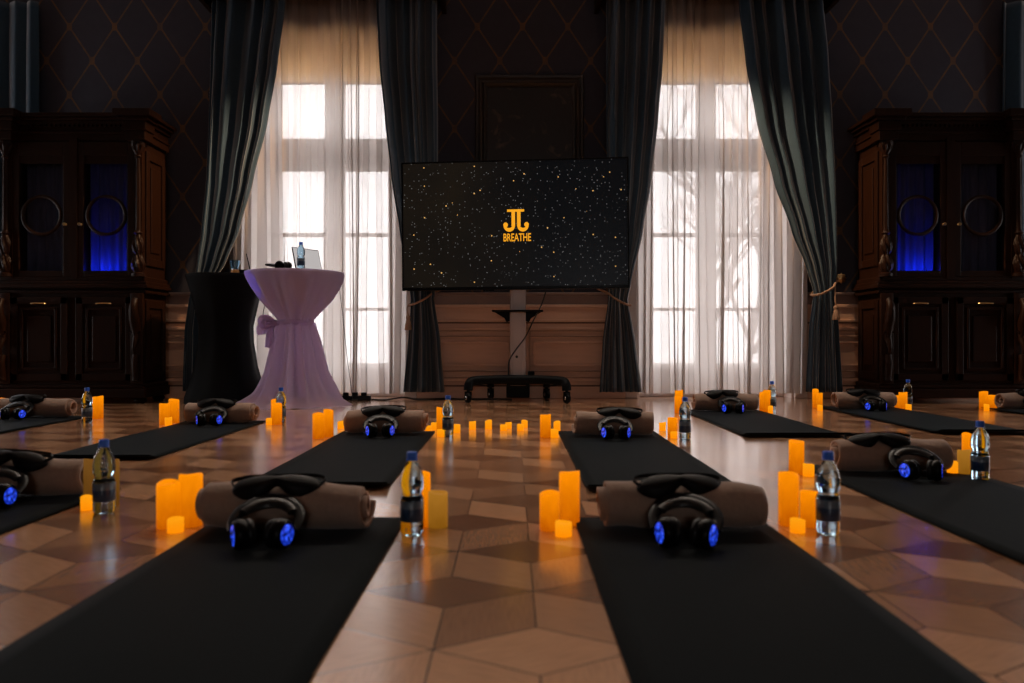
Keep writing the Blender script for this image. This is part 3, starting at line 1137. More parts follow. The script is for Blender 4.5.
# ------------------------------------------------------------------ cabinets
def cabinet(side, label, lit):
    """side +1: stands at the right of the room, its inner side faces the aisle"""
    W = 1.27; Dp = 0.47
    yb = 7.22
    xin = 3.175 * side
    root = empty('display_cabinet', (xin + side * W / 2, yb - Dp, 0))
    props(root, label, 'cabinet', 'carved dark wood cabinets')
    def B(bm, u0, u1, y0, y1, z0, z1, bev=0.0):
        """u runs from the inner side outwards, 0..W"""
        a = side * (u0 - W / 2); b = side * (u1 - W / 2)
        box(bm, min(a, b), max(a, b), y0, y1, z0, z1, bev)
    wood = M['cabinet']
    bm = bmesh.new()                                   # carcass
    B(bm, 0.03, W - 0.03, 0.0, Dp, 0.12, 1.0)
    B(bm, 0.03, 0.055, 0.05, Dp, 1.08, 2.3)
    B(bm, W - 0.055, W - 0.03, 0.05, Dp, 1.08, 2.3)
    B(bm, 0.03, W - 0.03, Dp - 0.02, Dp, 1.08, 2.3)
    B(bm, 0.03, W - 0.03, 0.05, Dp, 2.28, 2.34)
    B(bm, 0.59, 0.66, 0.0, Dp, 1.08, 2.3)
    B(bm, 0.03, 0.10, 0.0, 0.05, 1.08, 2.3); B(bm, 1.15, W - 0.03, 0.0, 0.05, 1.08, 2.3)
    # raised panels on the visible side
    for (z0, z1) in ((0.2, 0.9), (1.2, 2.2)):
        for (a0, a1, c0, c1) in ((0.06, 0.12, z0, z1), (Dp - 0.1, Dp - 0.04, z0, z1), (0.12, Dp - 0.1, z0, z0 + 0.07), (0.12, Dp - 0.1, z1 - 0.07, z1)):
            B(bm, 0.014, 0.032, a0, a1, c0, c1, 0.004)
        B(bm, 0.02, 0.032, 0.16, Dp - 0.14, z0 + 0.12, z1 - 0.12, 0.008)
    link('carcass', bm, wood, root, False)
    bm = bmesh.new()                                   # plinth and feet
    B(bm, -0.01, W + 0.01, -0.03, Dp, 0.05, 0.13, 0.01)
    B(bm, 0.0, W, -0.015, Dp, 0.13, 0.17, 0.012)
    link('plinth', bm, wood, root, False)
    for (u, y) in ((0.06, 0.04), (W - 0.06, 0.04), (0.06, Dp - 0.08), (W - 0.06, Dp - 0.08)):
        bm = bmesh.new()
        lathe(bm, [(0, 0), (0.035, 0.0), (0.055, 0.02), (0.05, 0.04), (0.035, 0.052), (0, 0.052)], 18, (side * (u - W / 2), y, 0))
        link('foot', bm, wood, root)
    bm = bmesh.new()                                   # waist moulding
    for (o, z0, z1) in ((0.0, 0.98, 1.0), (0.03, 1.0, 1.03), (0.015, 1.03, 1.06), (-0.005, 1.06, 1.10), (0.012, 0.955, 0.98)):
        B(bm, -o, W + o, -o, Dp, z0, z1, 0.006)
    link('waist_moulding', bm, wood, root, False)
    bm = bmesh.new()                                   # cornice with blocks over the columns
    for (o, z0, z1) in ((0.0, 2.28, 2.34), (0.012, 2.34, 2.36), (-0.005, 2.36, 2.42), (0.02, 2.42, 2.45), (0.05, 2.45, 2.475), (0.075, 2.475, 2.505)):
        B(bm, -o, W + o, -o + 0.02, Dp, z0, z1, 0.005)
    for u in (0.06, W - 0.06):
        for (o, z0, z1) in ((0.0, 2.27, 2.35), (0.015, 2.35, 2.43), (0.04, 2.43, 2.46), (0.075, 2.46, 2.52)):
            B(bm, u - 0.085 - o, u + 0.085 + o, -0.06 - o, 0.1, z0, z1, 0.006)
    # dentils
    k = 0
    u = 0.22
    while u < W - 0.22:
        B(bm, u, u + 0.02, -0.0, 0.03, 2.40, 2.425)
        u += 0.04
    link('cornice', bm, wood, root, False)
    # doors: glazed above with a turned ring, panelled below
    for dnum in range(2):
        u0 = 0.10 + dnum * 0.56; u1 = u0 + 0.49
        bm = bmesh.new()
        y0, y1 = 0.005, 0.045
        st = 0.055
        B(bm, u0, u0 + st, y0, y1, 1.10, 2.27, 0.004); B(bm, u1 - st, u1, y0, y1, 1.10, 2.27, 0.004)
        B(bm, u0 + st, u1 - st, y0, y1, 1.10, 1.15, 0.004); B(bm, u0 + st, u1 - st, y0, y1, 2.15, 2.27, 0.004)
        # arched head inside the frame
        cu = (u0 + u1) / 2
        B(bm, u0 + st, u1 - st, y0 + 0.01, y1 - 0.01, 2.08, 2.15)
        door = link('glazed_door', bm, wood, root, False)
        bm = bmesh.new()
        pts = [(side * (cu - W / 2) + 0.165 * math.cos(2 * PI * q / 36), 0.018, 1.63 + 0.165 * math.sin(2 * PI * q / 36)) for q in range(37)]
        tube(bm, pts, 0.016, 8)
        link('tracery_ring', bm, wood, door)
        bm = bmesh.new()
        B(bm, u0 + st, u1 - st, 0.026, 0.030, 1.15, 2.08)
        link('door_glass', bm, M['cab_glass'], door, False)
        # pleated lining behind the glass
        bm = bmesh.new()
        gr = []
        ua, ub = u0 + 0.01, u1 - 0.01
        for i in range(61):
            s = i / 60
            uu = ua + (ub - ua) * s
            yy = 0.20 + 0.018 * math.sin(s * 2 * PI * 6) + 0.01 * math.sin(s * 31)
            x = side * (uu - W / 2)
            gr.append((bm.verts.new((x, yy, 1.105)), bm.verts.new((x, yy, 2.26))))
        for A, Bq in zip(gr, gr[1:]):
            bm.faces.new((A[0], Bq[0], Bq[1], A[1]))
        link('lining_curtain', bm, M['blue_fabric'], root)
        bm = bmesh.new()
        B(bm, u0, u1, -0.012, 0.004, 0.20, 0.92, 0.004)
        ld_ = link('panel_door', bm, wood, root, False)
        bm = bmesh.new()
        def fr(a, b, c, d, wv, dep):
            for (p, q, r_, s_) in ((a, b, c, c + wv), (a, b, d - wv, d), (a, a + wv, c, d), (b - wv, b, c, d)):
                B(bm, p, q, -0.012 - dep, -0.012, r_, s_, 0.004)
        fr(u0, u1, 0.20, 0.92, 0.06, 0.014)
        fr(u0 + 0.09, u1 - 0.09, 0.29, 0.83, 0.02, 0.018)
        B(bm, u0 + 0.14, u1 - 0.14, -0.026, -0.012, 0.36, 0.76, 0.01)
        link('panel_moulding', bm, wood, ld_, False)
        bm = bmesh.new()
        hu = u1 - 0.03 if dnum == 0 else u0 + 0.03
        lathe(bm, [(0, 0), (0.012, 0.0), (0.008, 0.012), (0.014, 0.022), (0.012, 0.032), (0, 0.034)], 14)
        link('door_knob', bm, M['brass'], door, True, (side * (hu - W / 2), 0.004, 1.55), (PI / 2, 0, 0))
        bm = bmesh.new()
        tube(bm, smooth_path([(-0.06, 0, 0), (-0.055, -0.02, 0), (0, -0.026, 0.002), (0.055, -0.02, 0), (0.06, 0, 0)], 4), 0.006, 8)
        link('pull_handle', bm, M['brass'], ld_, True, (side * (cu - W / 2), -0.024, 0.865))
    # corner columns: slim shaft above a carved vase, and a scroll bracket below the waist
    for u in (0.06, W - 0.06):
        bm = bmesh.new()
        cx_ = side * (u - W / 2)
        prof = [(0, 0.0), (0.055, 0.0), (0.055, 0.025), (0.035, 0.035), (0.05, 0.07), (0.055, 0.11), (0.04, 0.16), (0.028, 0.19), (0.042, 0.22), (0.048, 0.27), (0.034, 0.33), (0.026, 0.36), (0.038, 0.375), (0.026, 0.39), (0.023, 0.42), (0.02, 0.75), (0.018, 1.02), (0.03, 1.035), (0.022, 1.05), (0.04, 1.09), (0.055, 1.13), (0.058, 1.165), (0, 1.165)]
        def carve(r, z, a):
            if 0.05 < z < 0.34: return (r * (1 + 0.13 * math.cos(8 * a + z * 40)), z)
            if 0.4 < z < 1.0: return (r * (1 + 0.06 * math.cos(8 * a)), z)
            if 1.08 < z < 1.14: return (r * (1 + 0.12 * math.cos(10 * a)), z)
            return (r, z)
        dense = []
        for (r0, z0), (r1, z1) in zip(prof, prof[1:]):
            m_ = 3
            for q in range(m_): dense.append((r0 + (r1 - r0) * q / m_, z0 + (z1 - z0) * q / m_))
        dense.append(prof[-1])
        lathe(bm, [dense[0]] + dense[1:], 40, (cx_, -0.0, 1.10), carve)
        link('column', bm, wood, root)
        bm = bmesh.new()
        B(bm, u - 0.055, u + 0.055, -0.03, 0.0, 0.17, 0.955, 0.006)
        # scroll: thick S that swells out at the top and curls at the foot
        pts = smooth_path([(cx_, -0.05, 0.90), (cx_, -0.085, 0.84), (cx_, -0.08, 0.76), (cx_, -0.045, 0.66), (cx_, -0.035, 0.58), (cx_, -0.06, 0.52), (cx_, -0.075, 0.47), (cx_, -0.055, 0.42)], 5)
        rad = [0.045 - 0.028 * abs(2 * i / (len(pts) - 1) - 0.7) for i in range(len(pts))]
        tube(bm, pts, rad, 10)
        tube(bm, smooth_path([(cx_, -0.04, 0.42), (cx_, -0.055, 0.36), (cx_, -0.05, 0.30), (cx_, -0.04, 0.24), (cx_, -0.045, 0.2)], 5), 0.03, 10)
        for q in range(6):
            a = q / 6 * 2 * PI
            tube(bm, [(cx_ + 0.03 * math.cos(a), -0.05, 0.62 + 0.03 * math.sin(a)), (cx_ + 0.05 * math.cos(a), -0.06, 0.62 + 0.05 * math.sin(a))], [0.012, 0.004], 6)
        link('scroll_bracket', bm, wood, root)
    # blue lamp behind the inner glazed door
    lu = 0.10 + lit * 0.56 + 0.245
    lo = lamp('blue_cabinet_lamp', 'POINT', (root.location.x + side * (lu - W / 2 + 0.08), root.location.y + 0.075, 1.15), 4.0, (0.01, 0.035, 1.0), 0.02)
    return root
cabinet(-1, 'carved dark wooden cabinet with a blue lit glass door at the left of the room', 0)
cabinet(1, 'carved dark wooden cabinet with a blue lit glass door at the right of the room', 0)

# ------------------------------------------------------------------ cocktail tables
def cloth_lathe(name, prof, nfold, amp, mat_, parent, n=180, seed=0, skew=0.0, sub=5):
    r = random.Random(seed)
    ph = [r.uniform(0, 2 * PI) for _ in range(6)]
    tab = []
    for (r0, z0, a0), (r1, z1, a1) in zip(prof, prof[1:]):
        for q in range(sub):
            t = q / sub
            tab.append((r0 + (r1 - r0) * t, z0 + (z1 - z0) * t, a0 + (a1 - a0) * t))
    tab.append(prof[-1])
    bm = bmesh.new()
    rings = []
    for rr, z, am in tab:
        ring = []
        for k in range(n):
            a = 2 * PI * k / n
            f = (math.cos(nfold * a + ph[0] + 0.6 * math.sin(2 * a)) + 0.5 * math.cos((nfold + 5) * a + ph[1]) + 0.35 * math.cos((2 * nfold + 1) * a + ph[2]))
            rad = rr * (1 + am * amp * f)
            if skew and z < 0.12:
                rad *= 1 + skew * (1 - z / 0.12) * (0.5 * math.cos(a + 2.6) + 0.35 * math.cos(2 * a - 0.2) + 0.2 * math.cos(5 * a + 1))
            ring.append(bm.verts.new((rad * math.cos(a), rad * math.sin(a), z)))
        rings.append(ring)
    for A, Bq in zip(rings, rings[1:]):
        for k in range(n):
            bm.faces.new((A[k], A[(k + 1) % n], Bq[(k + 1) % n], Bq[k]))
    c = bm.verts.new((0, 0, tab[0][1] + 0.0))
    for k in range(n): bm.faces.new((rings[0][(k + 1) % n], rings[0][k], c))
    o = link(name, bm, mat_, parent, True, angle=60)
    return o

TZ = 1.126
LX, LY = px(295, 6.62), 6.62
lt = empty('cocktail_table', (LX, LY, 0))
props(lt, 'tall cocktail table in a lilac cloth tied at the waist with a bow', 'table', 'cocktail tables')
bm = bmesh.new(); lathe(bm, [(0, TZ - 0.03), (0.398, TZ - 0.03), (0.402, TZ - 0.02), (0.402, TZ - 0.01), (0.398, TZ - 0.006), (0, TZ - 0.006)], 64); link('tabletop', bm, M['black_plastic'], lt)
bm = bmesh.new(); lathe(bm, [(0, 0), (0.28, 0.0), (0.28, 0.012), (0.05, 0.03), (0.03, 0.06), (0.03, TZ - 0.03), (0, TZ - 0.03)], 40); link('pedestal', bm, M['black_matte'], lt)
cloth_lathe('tablecloth', [(0.39, TZ, 0.0), (0.408, TZ - 0.005, 0.0), (0.410, TZ - 0.022, 0.03), (0.395, TZ - 0.06, 0.25), (0.35, TZ - 0.14, 0.5), (0.27, TZ - 0.25, 0.85), (0.185, TZ - 0.345, 1.0), (0.138, TZ - 0.40, 1.2), (0.128, TZ - 0.43, 1.0), (0.145, TZ - 0.43, 1.2), (0.175, TZ - 0.56, 1.4), (0.205, TZ - 0.70, 1.5), (0.235, TZ - 0.85, 1.5), (0.27, 0.20, 1.4), (0.33, 0.09, 1.1), (0.39, 0.04, 0.7), (0.45, 0.012, 0.5), (0.465, 0.005, 0.4)],
            13, 0.085, M['lilac'], lt, seed=4, skew=0.22)
bm = bmesh.new()
sz = TZ - 0.43
pts = [(0.146 * math.cos(2 * PI * q / 40), 0.146 * math.sin(2 * PI * q / 40), sz + 0.006 * math.sin(3 * 2 * PI * q / 40)) for q in range(41)]
tube(bm, pts, 0.02, 10, flat=0.7)
sash = link('sash', bm, M['lilac'], lt)
bm = bmesh.new()
bx_, by_ = -0.14, -0.09
bmesh.ops.create_icosphere(bm, subdivisions=3, radius=0.028, matrix=Matrix.Translation((bx_, by_, sz - 0.005)))
def ribbon(pts, widths, nrm=(0, 1, 0)):
    pts = smooth_path(pts, 6)
    L = len(pts) - 1
    rows = []
    for i, p in enumerate(pts):
        t = (pts[min(i + 1, L)] - pts[max(i - 1, 0)]).normalized()
        s = t.cross(Vector(nrm)).normalized()
        f = i / L * (len(widths) - 1)
        k = min(int(f), len(widths) - 2)
        wv = widths[k] + (widths[k + 1] - widths[k]) * (f - k)
        row = []
        for q in range(7):
            v = q / 6 - 0.5
            row.append(bm.verts.new(p + s * (v * 2 * wv) + Vector(nrm) * (0.012 * math.cos(v * PI * 3))))
        rows.append(row)
    for A, Bq in zip(rows, rows[1:]):
        for q in range(6): bm.faces.new((A[q], A[q + 1], Bq[q + 1], Bq[q]))
ribbon([(bx_, by_, sz), (bx_ - 0.06, by_ - 0.02, sz + 0.0), (bx_ - 0.105, by_ - 0.03, sz - 0.05), (bx_ - 0.10, by_ - 0.02, sz - 0.10)], [0.012, 0.03, 0.045, 0.04])
ribbon([(bx_, by_, sz), (bx_ - 0.03, by_ - 0.03, sz - 0.06), (bx_ - 0.035, by_ - 0.035, sz - 0.13), (bx_ - 0.05, by_ - 0.03, sz - 0.21)], [0.012, 0.028, 0.035, 0.03])
ribbon([(bx_, by_, sz), (bx_ - 0.05, by_ - 0.03, sz + 0.03), (bx_ - 0.10, by_ - 0.03, sz + 0.02), (bx_ - 0.07, by_ - 0.05, sz - 0.04), (bx_, by_ - 0.02, sz - 0.02)], [0.012, 0.03, 0.04, 0.03, 0.01])
o = link('bow', bm, M['lilac'], sash, True, angle=80)
o.modifiers.new('thickness', 'SOLIDIFY').thickness = 0.004

BX, BY = px(226, 6.93), 6.93
bt = empty('cocktail_table', (BX, BY, 0))
props(bt, 'tall cocktail table in a tight black stretch cover beside the lilac one', 'table', 'cocktail tables')
bm = bmesh.new(); lathe(bm, [(0, TZ - 0.03), (0.32, TZ - 0.03), (0.322, TZ - 0.01), (0.32, TZ - 0.006), (0, TZ - 0.006)], 64); link('tabletop', bm, M['black_plastic'], bt)
cloth_lathe('stretch_cover', [(0.32, TZ, 0), (0.332, TZ - 0.004, 0), (0.334, TZ - 0.025, 0), (0.305, TZ - 0.12, 0.3), (0.265, TZ - 0.28, 0.8), (0.228, TZ - 0.45, 1.0), (0.232, TZ - 0.6, 1.0), (0.268, TZ - 0.82, 0.8), (0.32, TZ - 1.0, 0.5), (0.345, 0.05, 0.3), (0.348, 0.0, 0.2)],
            4, 0.03, M['black_cloth'], bt, seed=9)

# ------------------------------------------------------------------ bottle
def bottle_parts(root):
    prof = [(0, 0.006), (0.016, 0.005), (0.024, 0.0), (0.029, 0.002), (0.032, 0.009), (0.0325, 0.022), (0.0325, 0.034), (0.0318, 0.036), (0.0318, 0.100), (0.0325, 0.102), (0.031, 0.107), (0.0272, 0.113), (0.0265, 0.118), (0.029, 0.124), (0.0322, 0.133), (0.033, 0.147), (0.0322, 0.162), (0.029, 0.177), (0.0235, 0.190), (0.0175, 0.200), (0.0135, 0.207), (0.0125, 0.212), (0.0125, 0.218), (0, 0.218)]
    bm = bmesh.new()
    def rib(r, z, a):
        if 0.0 <= z < 0.03 and r > 0.02: return (r * (1 - 0.05 * max(0, math.cos(5 * a)) ** 4), z)
        return (r, z)
    dense = []
    for (r0, z0), (r1, z1) in zip(prof, prof[1:]):
        for q in range(2): dense.append((r0 + (r1 - r0) * q / 2, z0 + (z1 - z0) * q / 2))
    dense.append(prof[-1])
    lathe(bm, dense, 40, fn=rib)
    link('bottle_body', bm, M['pet'], root, True, angle=70)
    bm = bmesh.new()
    lathe(bm, [(0.0323, 0.040), (0.0331, 0.041), (0.0331, 0.097), (0.0323, 0.098), (0.0323, 0.040)], 40, cap=False)
    link('label_band', bm, M['label'], root)
    bm = bmesh.new()
    lathe(bm, [(0, 0.210), (0.0165, 0.210), (0.0165, 0.2125), (0.0148, 0.2135), (0.015, 0.231), (0.0138, 0.2335), (0, 0.2335)], 48,
          fn=lambda r, z, a: (r * (1 + (0.025 * math.cos(24 * a) if 0.213 < z < 0.232 else 0)), z))
    link('screw_cap', bm, M['cap'], root)

# (x px, base y px, label)
BOTTLES = [
    (412, 537, 'blue capped water bottle beside the front blanket roll left of the aisle'),
    (828, 536, 'clear water bottle with a blue cap at the right of the front centre blanket roll'),
    (104, 515, 'blue capped water bottle by the blanket roll at the left edge of the front row'),
    (980, 482, 'blue capped water bottle nearest the right photo edge, with candles behind it'),
    (448, 437, 'blue capped water bottle beside the second row blanket left of the aisle'),
    (685, 440, 'blue capped water bottle beside the second row blanket right of the aisle'),
    (281, 423, 'clear water bottle with a blue cap on the floor in front of the lilac table'),
    (87, 423, 'clear water bottle with a blue cap in front of the left cabinet'),
    (772, 412, 'clear water bottle with a blue cap on the floor in front of the right window'),
    (908, 409, 'clear water bottle with a blue cap in front of the right cabinet'),
]
proto_bottle = None
def place_bottle(loc, rz, label):
    global proto_bottle
    if proto_bottle is None:
        o = empty('water_bottle', loc, rz)
        bottle_parts(o)
        proto_bottle = o
    else:
        o = copy_tree(proto_bottle)
        o.location = loc; o.rotation_euler = (0, 0, rz)
    props(o, label, 'bottle', 'plastic water bottles')
    return o
for x, y, lab in BOTTLES:
    D = fd(y) + 0.03
    place_bottle((px(x, D), D, 0.0), R.uniform(0, 6), lab)
place_bottle((px(301, 6.46), 6.46, TZ + 0.001), 1.0, 'clear water bottle with a blue cap standing on the lilac table')

# ------------------------------------------------------------------ stations: mat, blanket roll, eye mask, headphones
def mat_mesh(w_, l_, curl, seed):
    r = random.Random(seed)
    nx, ny = 12, 60
    bm = bmesh.new()
    g = []
    p1, p2 = r.uniform(0, 6), r.uniform(0, 6)
    for j in range(ny + 1):
        v = j / ny
        row = []
        for i in range(nx + 1):
            u = i / nx - 0.5
            z = 0.006 + 0.0012 * (1 + math.sin(9 * v + p1 + 2 * u))
            if curl:                       # the near end lifts a little where it was rolled up
                z += 0.022 * max(0.0, 1 - v * l_ / 0.14) ** 2
            row.append(bm.verts.new((u * w_, v * l_, z)))
        g.append(row)
    for j in range(ny):
        for i in range(nx):
            bm.faces.new((g[j][i], g[j][i + 1], g[j + 1][i + 1], g[j + 1][i]))
    return bm

ROLL_R = 0.072
def roll_mesh(L, seed, turns=3.4, rad=ROLL_R):
    r = random.Random(seed)
    n = int(turns * 26); nx = 36
    p = [r.uniform(0, 6.28) for _ in range(8)]
    end0 = r.uniform(-0.6, 0.5)           # where the loose edge of the blanket lies
    bm = bmesh.new()
    g = []
    r0 = 0.012
    for i in range(n + 1):
        t = i / n
        a = end0 - (1 - t) * turns * 2 * PI
        row = []
        for k in range(nx + 1):
            s = k / nx * 2 - 1
            layer = t * turns
            half = L / 2 + 0.014 * math.sin(layer * 2.3 + (p[0] if s > 0 else p[1])) - 0.010 * (1 - t)
            x = s * half
            rr = r0 + (rad - r0) * t
            # sag, creases
            rr *= 1 + (0.05 * math.sin(5 * s + p[2] + a) + 0.03 * math.sin(11 * s + p[3] - 2 * a)) * t - (0.05 + 0.07 * (1 + math.sin(p[4 if s > 0 else 5]))) * t * abs(s) ** 5
            y = rr * math.cos(a) * 1.06
            z = rr * math.sin(a) * 0.93
            row.append(bm.verts.new((x, y, z)))
        g.append(row)
    for i in range(n):
        for k in range(nx):
            bm.faces.new((g[i][k], g[i + 1][k], g[i + 1][k + 1], g[i][k + 1]))
    zmin = min(v.co.z for v in bm.verts)
    for v in bm.verts: v.co.z += -zmin + 0.0145
    return bm

def make_roll(L, seed):
    o = link('blanket_roll', roll_mesh(L, seed), M['blanket'], None, True, angle=80)
    so = o.modifiers.new('thickness', 'SOLIDIFY')
    so.thickness = 0.0125
    so.offset = 0
    return o

def eye_mask_mesh():
    """padded sleep mask: two lobes joined at the nose, arched over the roll"""
    bm = bmesh.new()
    nu, nv = 40, 10
    def outline(u):                 # half height of the mask along its length
        a = abs(u)
        return max(0.001, (0.024 + 0.016 * math.cos((a - 0.55) * 3.4)) * math.sqrt(max(0.0, 1 - a ** 6)))
    top, bot = [], []
    for i in range(nu + 1):
        u = i / nu * 2 - 1
        u = max(-0.995, min(0.995, u))
        hgt = outline(u)
        rt, rb = [], []
        for j in range(nv + 1):
            v = j / nv * 2 - 1
            y = v * hgt - (0.012 * math.exp(-(u / 0.14) ** 2) if v < 0 else 0) * v
            th = 0.021 * math.sqrt(max(0.0, 1 - v ** 4)) * math.sqrt(max(0.0, 1 - u ** 8)) + 0.001
            dome = -6.0 * y * y
            zz = 0.010 * math.cos(u * 2.6)
            rt.append(bm.verts.new((u * 0.125, y, dome + th + zz)))
            rb.append(bm.verts.new((u * 0.125, y, dome - 0.003 + zz)))
        top.append(rt); bot.append(rb)
    for i in range(nu):
        for j in range(nv):
            bm.faces.new((top[i][j], top[i + 1][j], top[i + 1][j + 1], top[i][j + 1]))
            bm.faces.new((bot[i][j], bot[i][j + 1], bot[i + 1][j + 1], bot[i + 1][j]))
    for i in range(nu):
        for j in (0, nv):
            bm.faces.new((top[i][j], top[i + 1][j], bot[i + 1][j], bot[i][j]))
    for i in (0, nu):
        for j in range(nv):
            bm.faces.new((top[i][j], top[i][j + 1], bot[i][j + 1], bot[i][j]))
    return bm

def make_mask():
    root = empty('eye_mask')
    link('mask_pad', eye_mask_mesh(), M['mask'], root, True, angle=60)
    bm = bmesh.new()
    pts = smooth_path([(0.118, 0, 0.004), (0.128, 0.03, 0.0), (0.09, 0.055, -0.008), (0.0, 0.05, -0.001), (-0.09, 0.055, -0.008), (-0.128, 0.03, 0.0), (-0.118, 0, 0.004)], 6)
    tube(bm, pts, 0.006, 8, flat=0.4)
    link('strap', bm, M['mask'], root)
    return root

TILT = math.radians(64)
def make_headphones(TILT=TILT):
    root = empty('headphones')
    T = Matrix.Rotation(-TILT, 4, 'X')
    base = Vector((0, 0, 0.042))
    def tp(p):
        return base + (T @ Vector(p))
    # headband: arch from cup to cup
    bm = bmesh.new()
    arc = []
    for q in range(25):
        a = PI * q / 24
        arc.append(tp((-0.086 * math.cos(a), 0, 0.045 + 0.095 * math.sin(a))))
    arc = [tp((-0.080, 0, 0.01))] + arc + [tp((0.080, 0, 0.01))]
    rad = [0.010] + [0.013 + 0.012 * math.sin(PI * q / 24) for q in range(25)] + [0.010]
    tube(bm, arc, rad, 12, flat=0.5, up=(1, 0, 0))
    link('headband', bm, M['black_plastic'], root)
    bm = bmesh.new()
    arc = [tp((-0.072 * math.cos(PI * q / 20), -0.004, 0.046 + 0.076 * math.sin(PI * q / 20))) for q in range(3, 18)]
    tube(bm, arc, [0.010 + 0.009 * math.sin(PI * (q + 3) / 20) for q in range(15)], 10, flat=0.6, up=(1, 0, 0))
    link('headband_cushion', bm, M['grey_pad'], root)
    for s in (-1, 1):
        # cup axis: local +z points outward and turned toward the front
        e = Euler((PI / 2, 0, s * math.radians(66)), 'XYZ')   # +z -> -y, then swung outwards
        bm = bmesh.new()
        lathe(bm, [(0, -0.012), (0.036, -0.012), (0.040, -0.006), (0.040, 0.008), (0.036, 0.017), (0.031, 0.021), (0.030, 0.0185), (0, 0.0185)], 32)
        cup = link('ear_cup', bm, M['black_plastic'], root, True, (s * 0.050, -0.012, 0.0425), e)
        bm = bmesh.new()
        lathe(bm, [(0, 0.0187), (0.026, 0.0187), (0.025, 0.0215), (0.020, 0.0225), (0.011, 0.0215), (0, 0.021)], 32)
        link('led_ring', bm, M['led'], cup)
        bm = bmesh.new()
        for q in range(3):
            a = q * 2 * PI / 3 + 0.4
            tube(bm, [(0.006 * math.cos(a), 0.006 * math.sin(a), 0.0225), (0.023 * math.cos(a + 0.5), 0.023 * math.sin(a + 0.5), 0.0225)], 0.0018, 6)
        link('led_cover', bm, M['black_plastic'], cup)
        bm = bmesh.new()
        pts = [(0.027 * math.cos(2 * PI * q / 28), 0.027 * math.sin(2 * PI * q / 28), -0.020) for q in range(29)]
        tube(bm, pts, 0.012, 10)
        link('ear_pad', bm, M['pad'], cup)
    return root

STATIONS = [
    # key, mat x0, x1, y far, length, curl, roll px x0,x1, base y, headphones px x, yaw, mask dx, phrase
    dict(mat=(-0.895, -0.325, 2.387, 1.8), roll=(200, 371, 538), hp=(262, 0.08), mask=-0.01, ph='in the front row left of the centre aisle'),
    dict(mat=(0.19, 0.755, 2.385, 1.8), roll=(597, 760, 537), hp=(686, -0.2), mask=-0.005, ph='in the front row right of the centre aisle'),
    dict(mat=(-2.03, -1.44, 2.87, 1.8), roll=(-62, 92, 502), hp=(-12, 0.3), mask=0.02, ph='cut by the left photo edge, front row'),
    dict(mat=(1.25, 1.88, 3.40, 1.8), roll=(830, 947, 476), hp=(921, -0.12), mask=-0.06, ph='farthest right but one step behind the front row'),
    dict(mat=(-1.005, -0.46, 4.66, 1.8), roll=(344, 428, 436), hp=(380, 0.1), mask=-0.01, ph='in the second row left of the centre aisle'),
    dict(mat=(0.275, 0.845, 4.66, 1.85), roll=(573, 653, 438), hp=(616, -0.05), mask=0.03, ph='in the second row right of the centre aisle'),
    dict(mat=(-2.18, -1.65, 5.25, 1.7), roll=(188, 258, 425), hp=(209, 0.12), mask=-0.03, ph='in front of the black and lilac tables'),
    dict(mat=(-3.56, -3.0, 5.6, 1.7), roll=(-4, 75, 419), hp=(13, 0.12), mask=-0.04, ph='in front of the left cabinet'),
    dict(mat=(1.315, 1.91, 6.10, 1.72), roll=(693, 756, 413), hp=(733, -0.1), mask=-0.03, ph='in front of the right window'),
    dict(mat=(2.48, 3.06, 6.35, 1.85), roll=(834, 894, 411), hp=(876, -0.1), mask=-0.02, ph='in front of the right cabinet'),
    dict(mat=(3.75, 4.33, 6.30, 1.8), roll=(998, 1062, 411), hp=(1040, -0.4), mask=0.0, ph='cut by the right photo edge, back row'),
]
hp0 = mk0 = None
for n, S in enumerate(STATIONS):
    x0, x1, yf, ln = S['mat']
    o = link('yoga_mat', mat_mesh(x1 - x0, ln, n in (8, 9, 4, 5, 6), n), M['mat'], None, True)
    o.location = ((x0 + x1) / 2, yf - ln, 0)
    so = o.modifiers.new('thickness', 'SOLIDIFY'); so.thickness = 0.005; so.offset = -1
    props(o, 'black yoga mat ' + S['ph'], 'mat', 'black yoga mats')
    a, b, yb = S['roll']
    D = fd(yb) + ROLL_R * 0.9
    D0 = fd(yb)
    X = (px(a, D) + px(b, D)) / 2
    L = px(b, D) - px(a, D)
    ro = make_roll(L - 0.02, 20 + n)
    ro.location = (X, D, 0)
    ro.rotation_euler = (0, 0, R.uniform(-0.06, 0.06))
    props(ro, 'beige blanket roll ' + S['ph'], 'blanket', 'rolled beige blankets')
    if mk0 is None:
        mk = mk0 = make_mask()
    else:
        mk = copy_tree(mk0)
    mk.location = (X + S['mask'], D - 0.040, 0.016 + 2 * ROLL_R * 0.93 - 0.012)
    mk.rotation_euler = (R.uniform(0.5, 0.62), R.uniform(-0.05, 0.05), R.uniform(-0.18, 0.18))
    props(mk, 'black eye mask on the blanket ' + S['ph'], 'eye mask', 'black eye masks')
    hx, yaw = S['hp']
    if hp0 is None:
        hp = hp0 = make_headphones()
    else:
        hp = copy_tree(hp0)
    hd = D0 - 0.150
    hp.location = (px(hx, hd), hd, 0.008)
    hp.rotation_euler = (0, 0, yaw)
    props(hp, 'blue lit headphones ' + S['ph'], 'headphones', 'blue lit headphones')

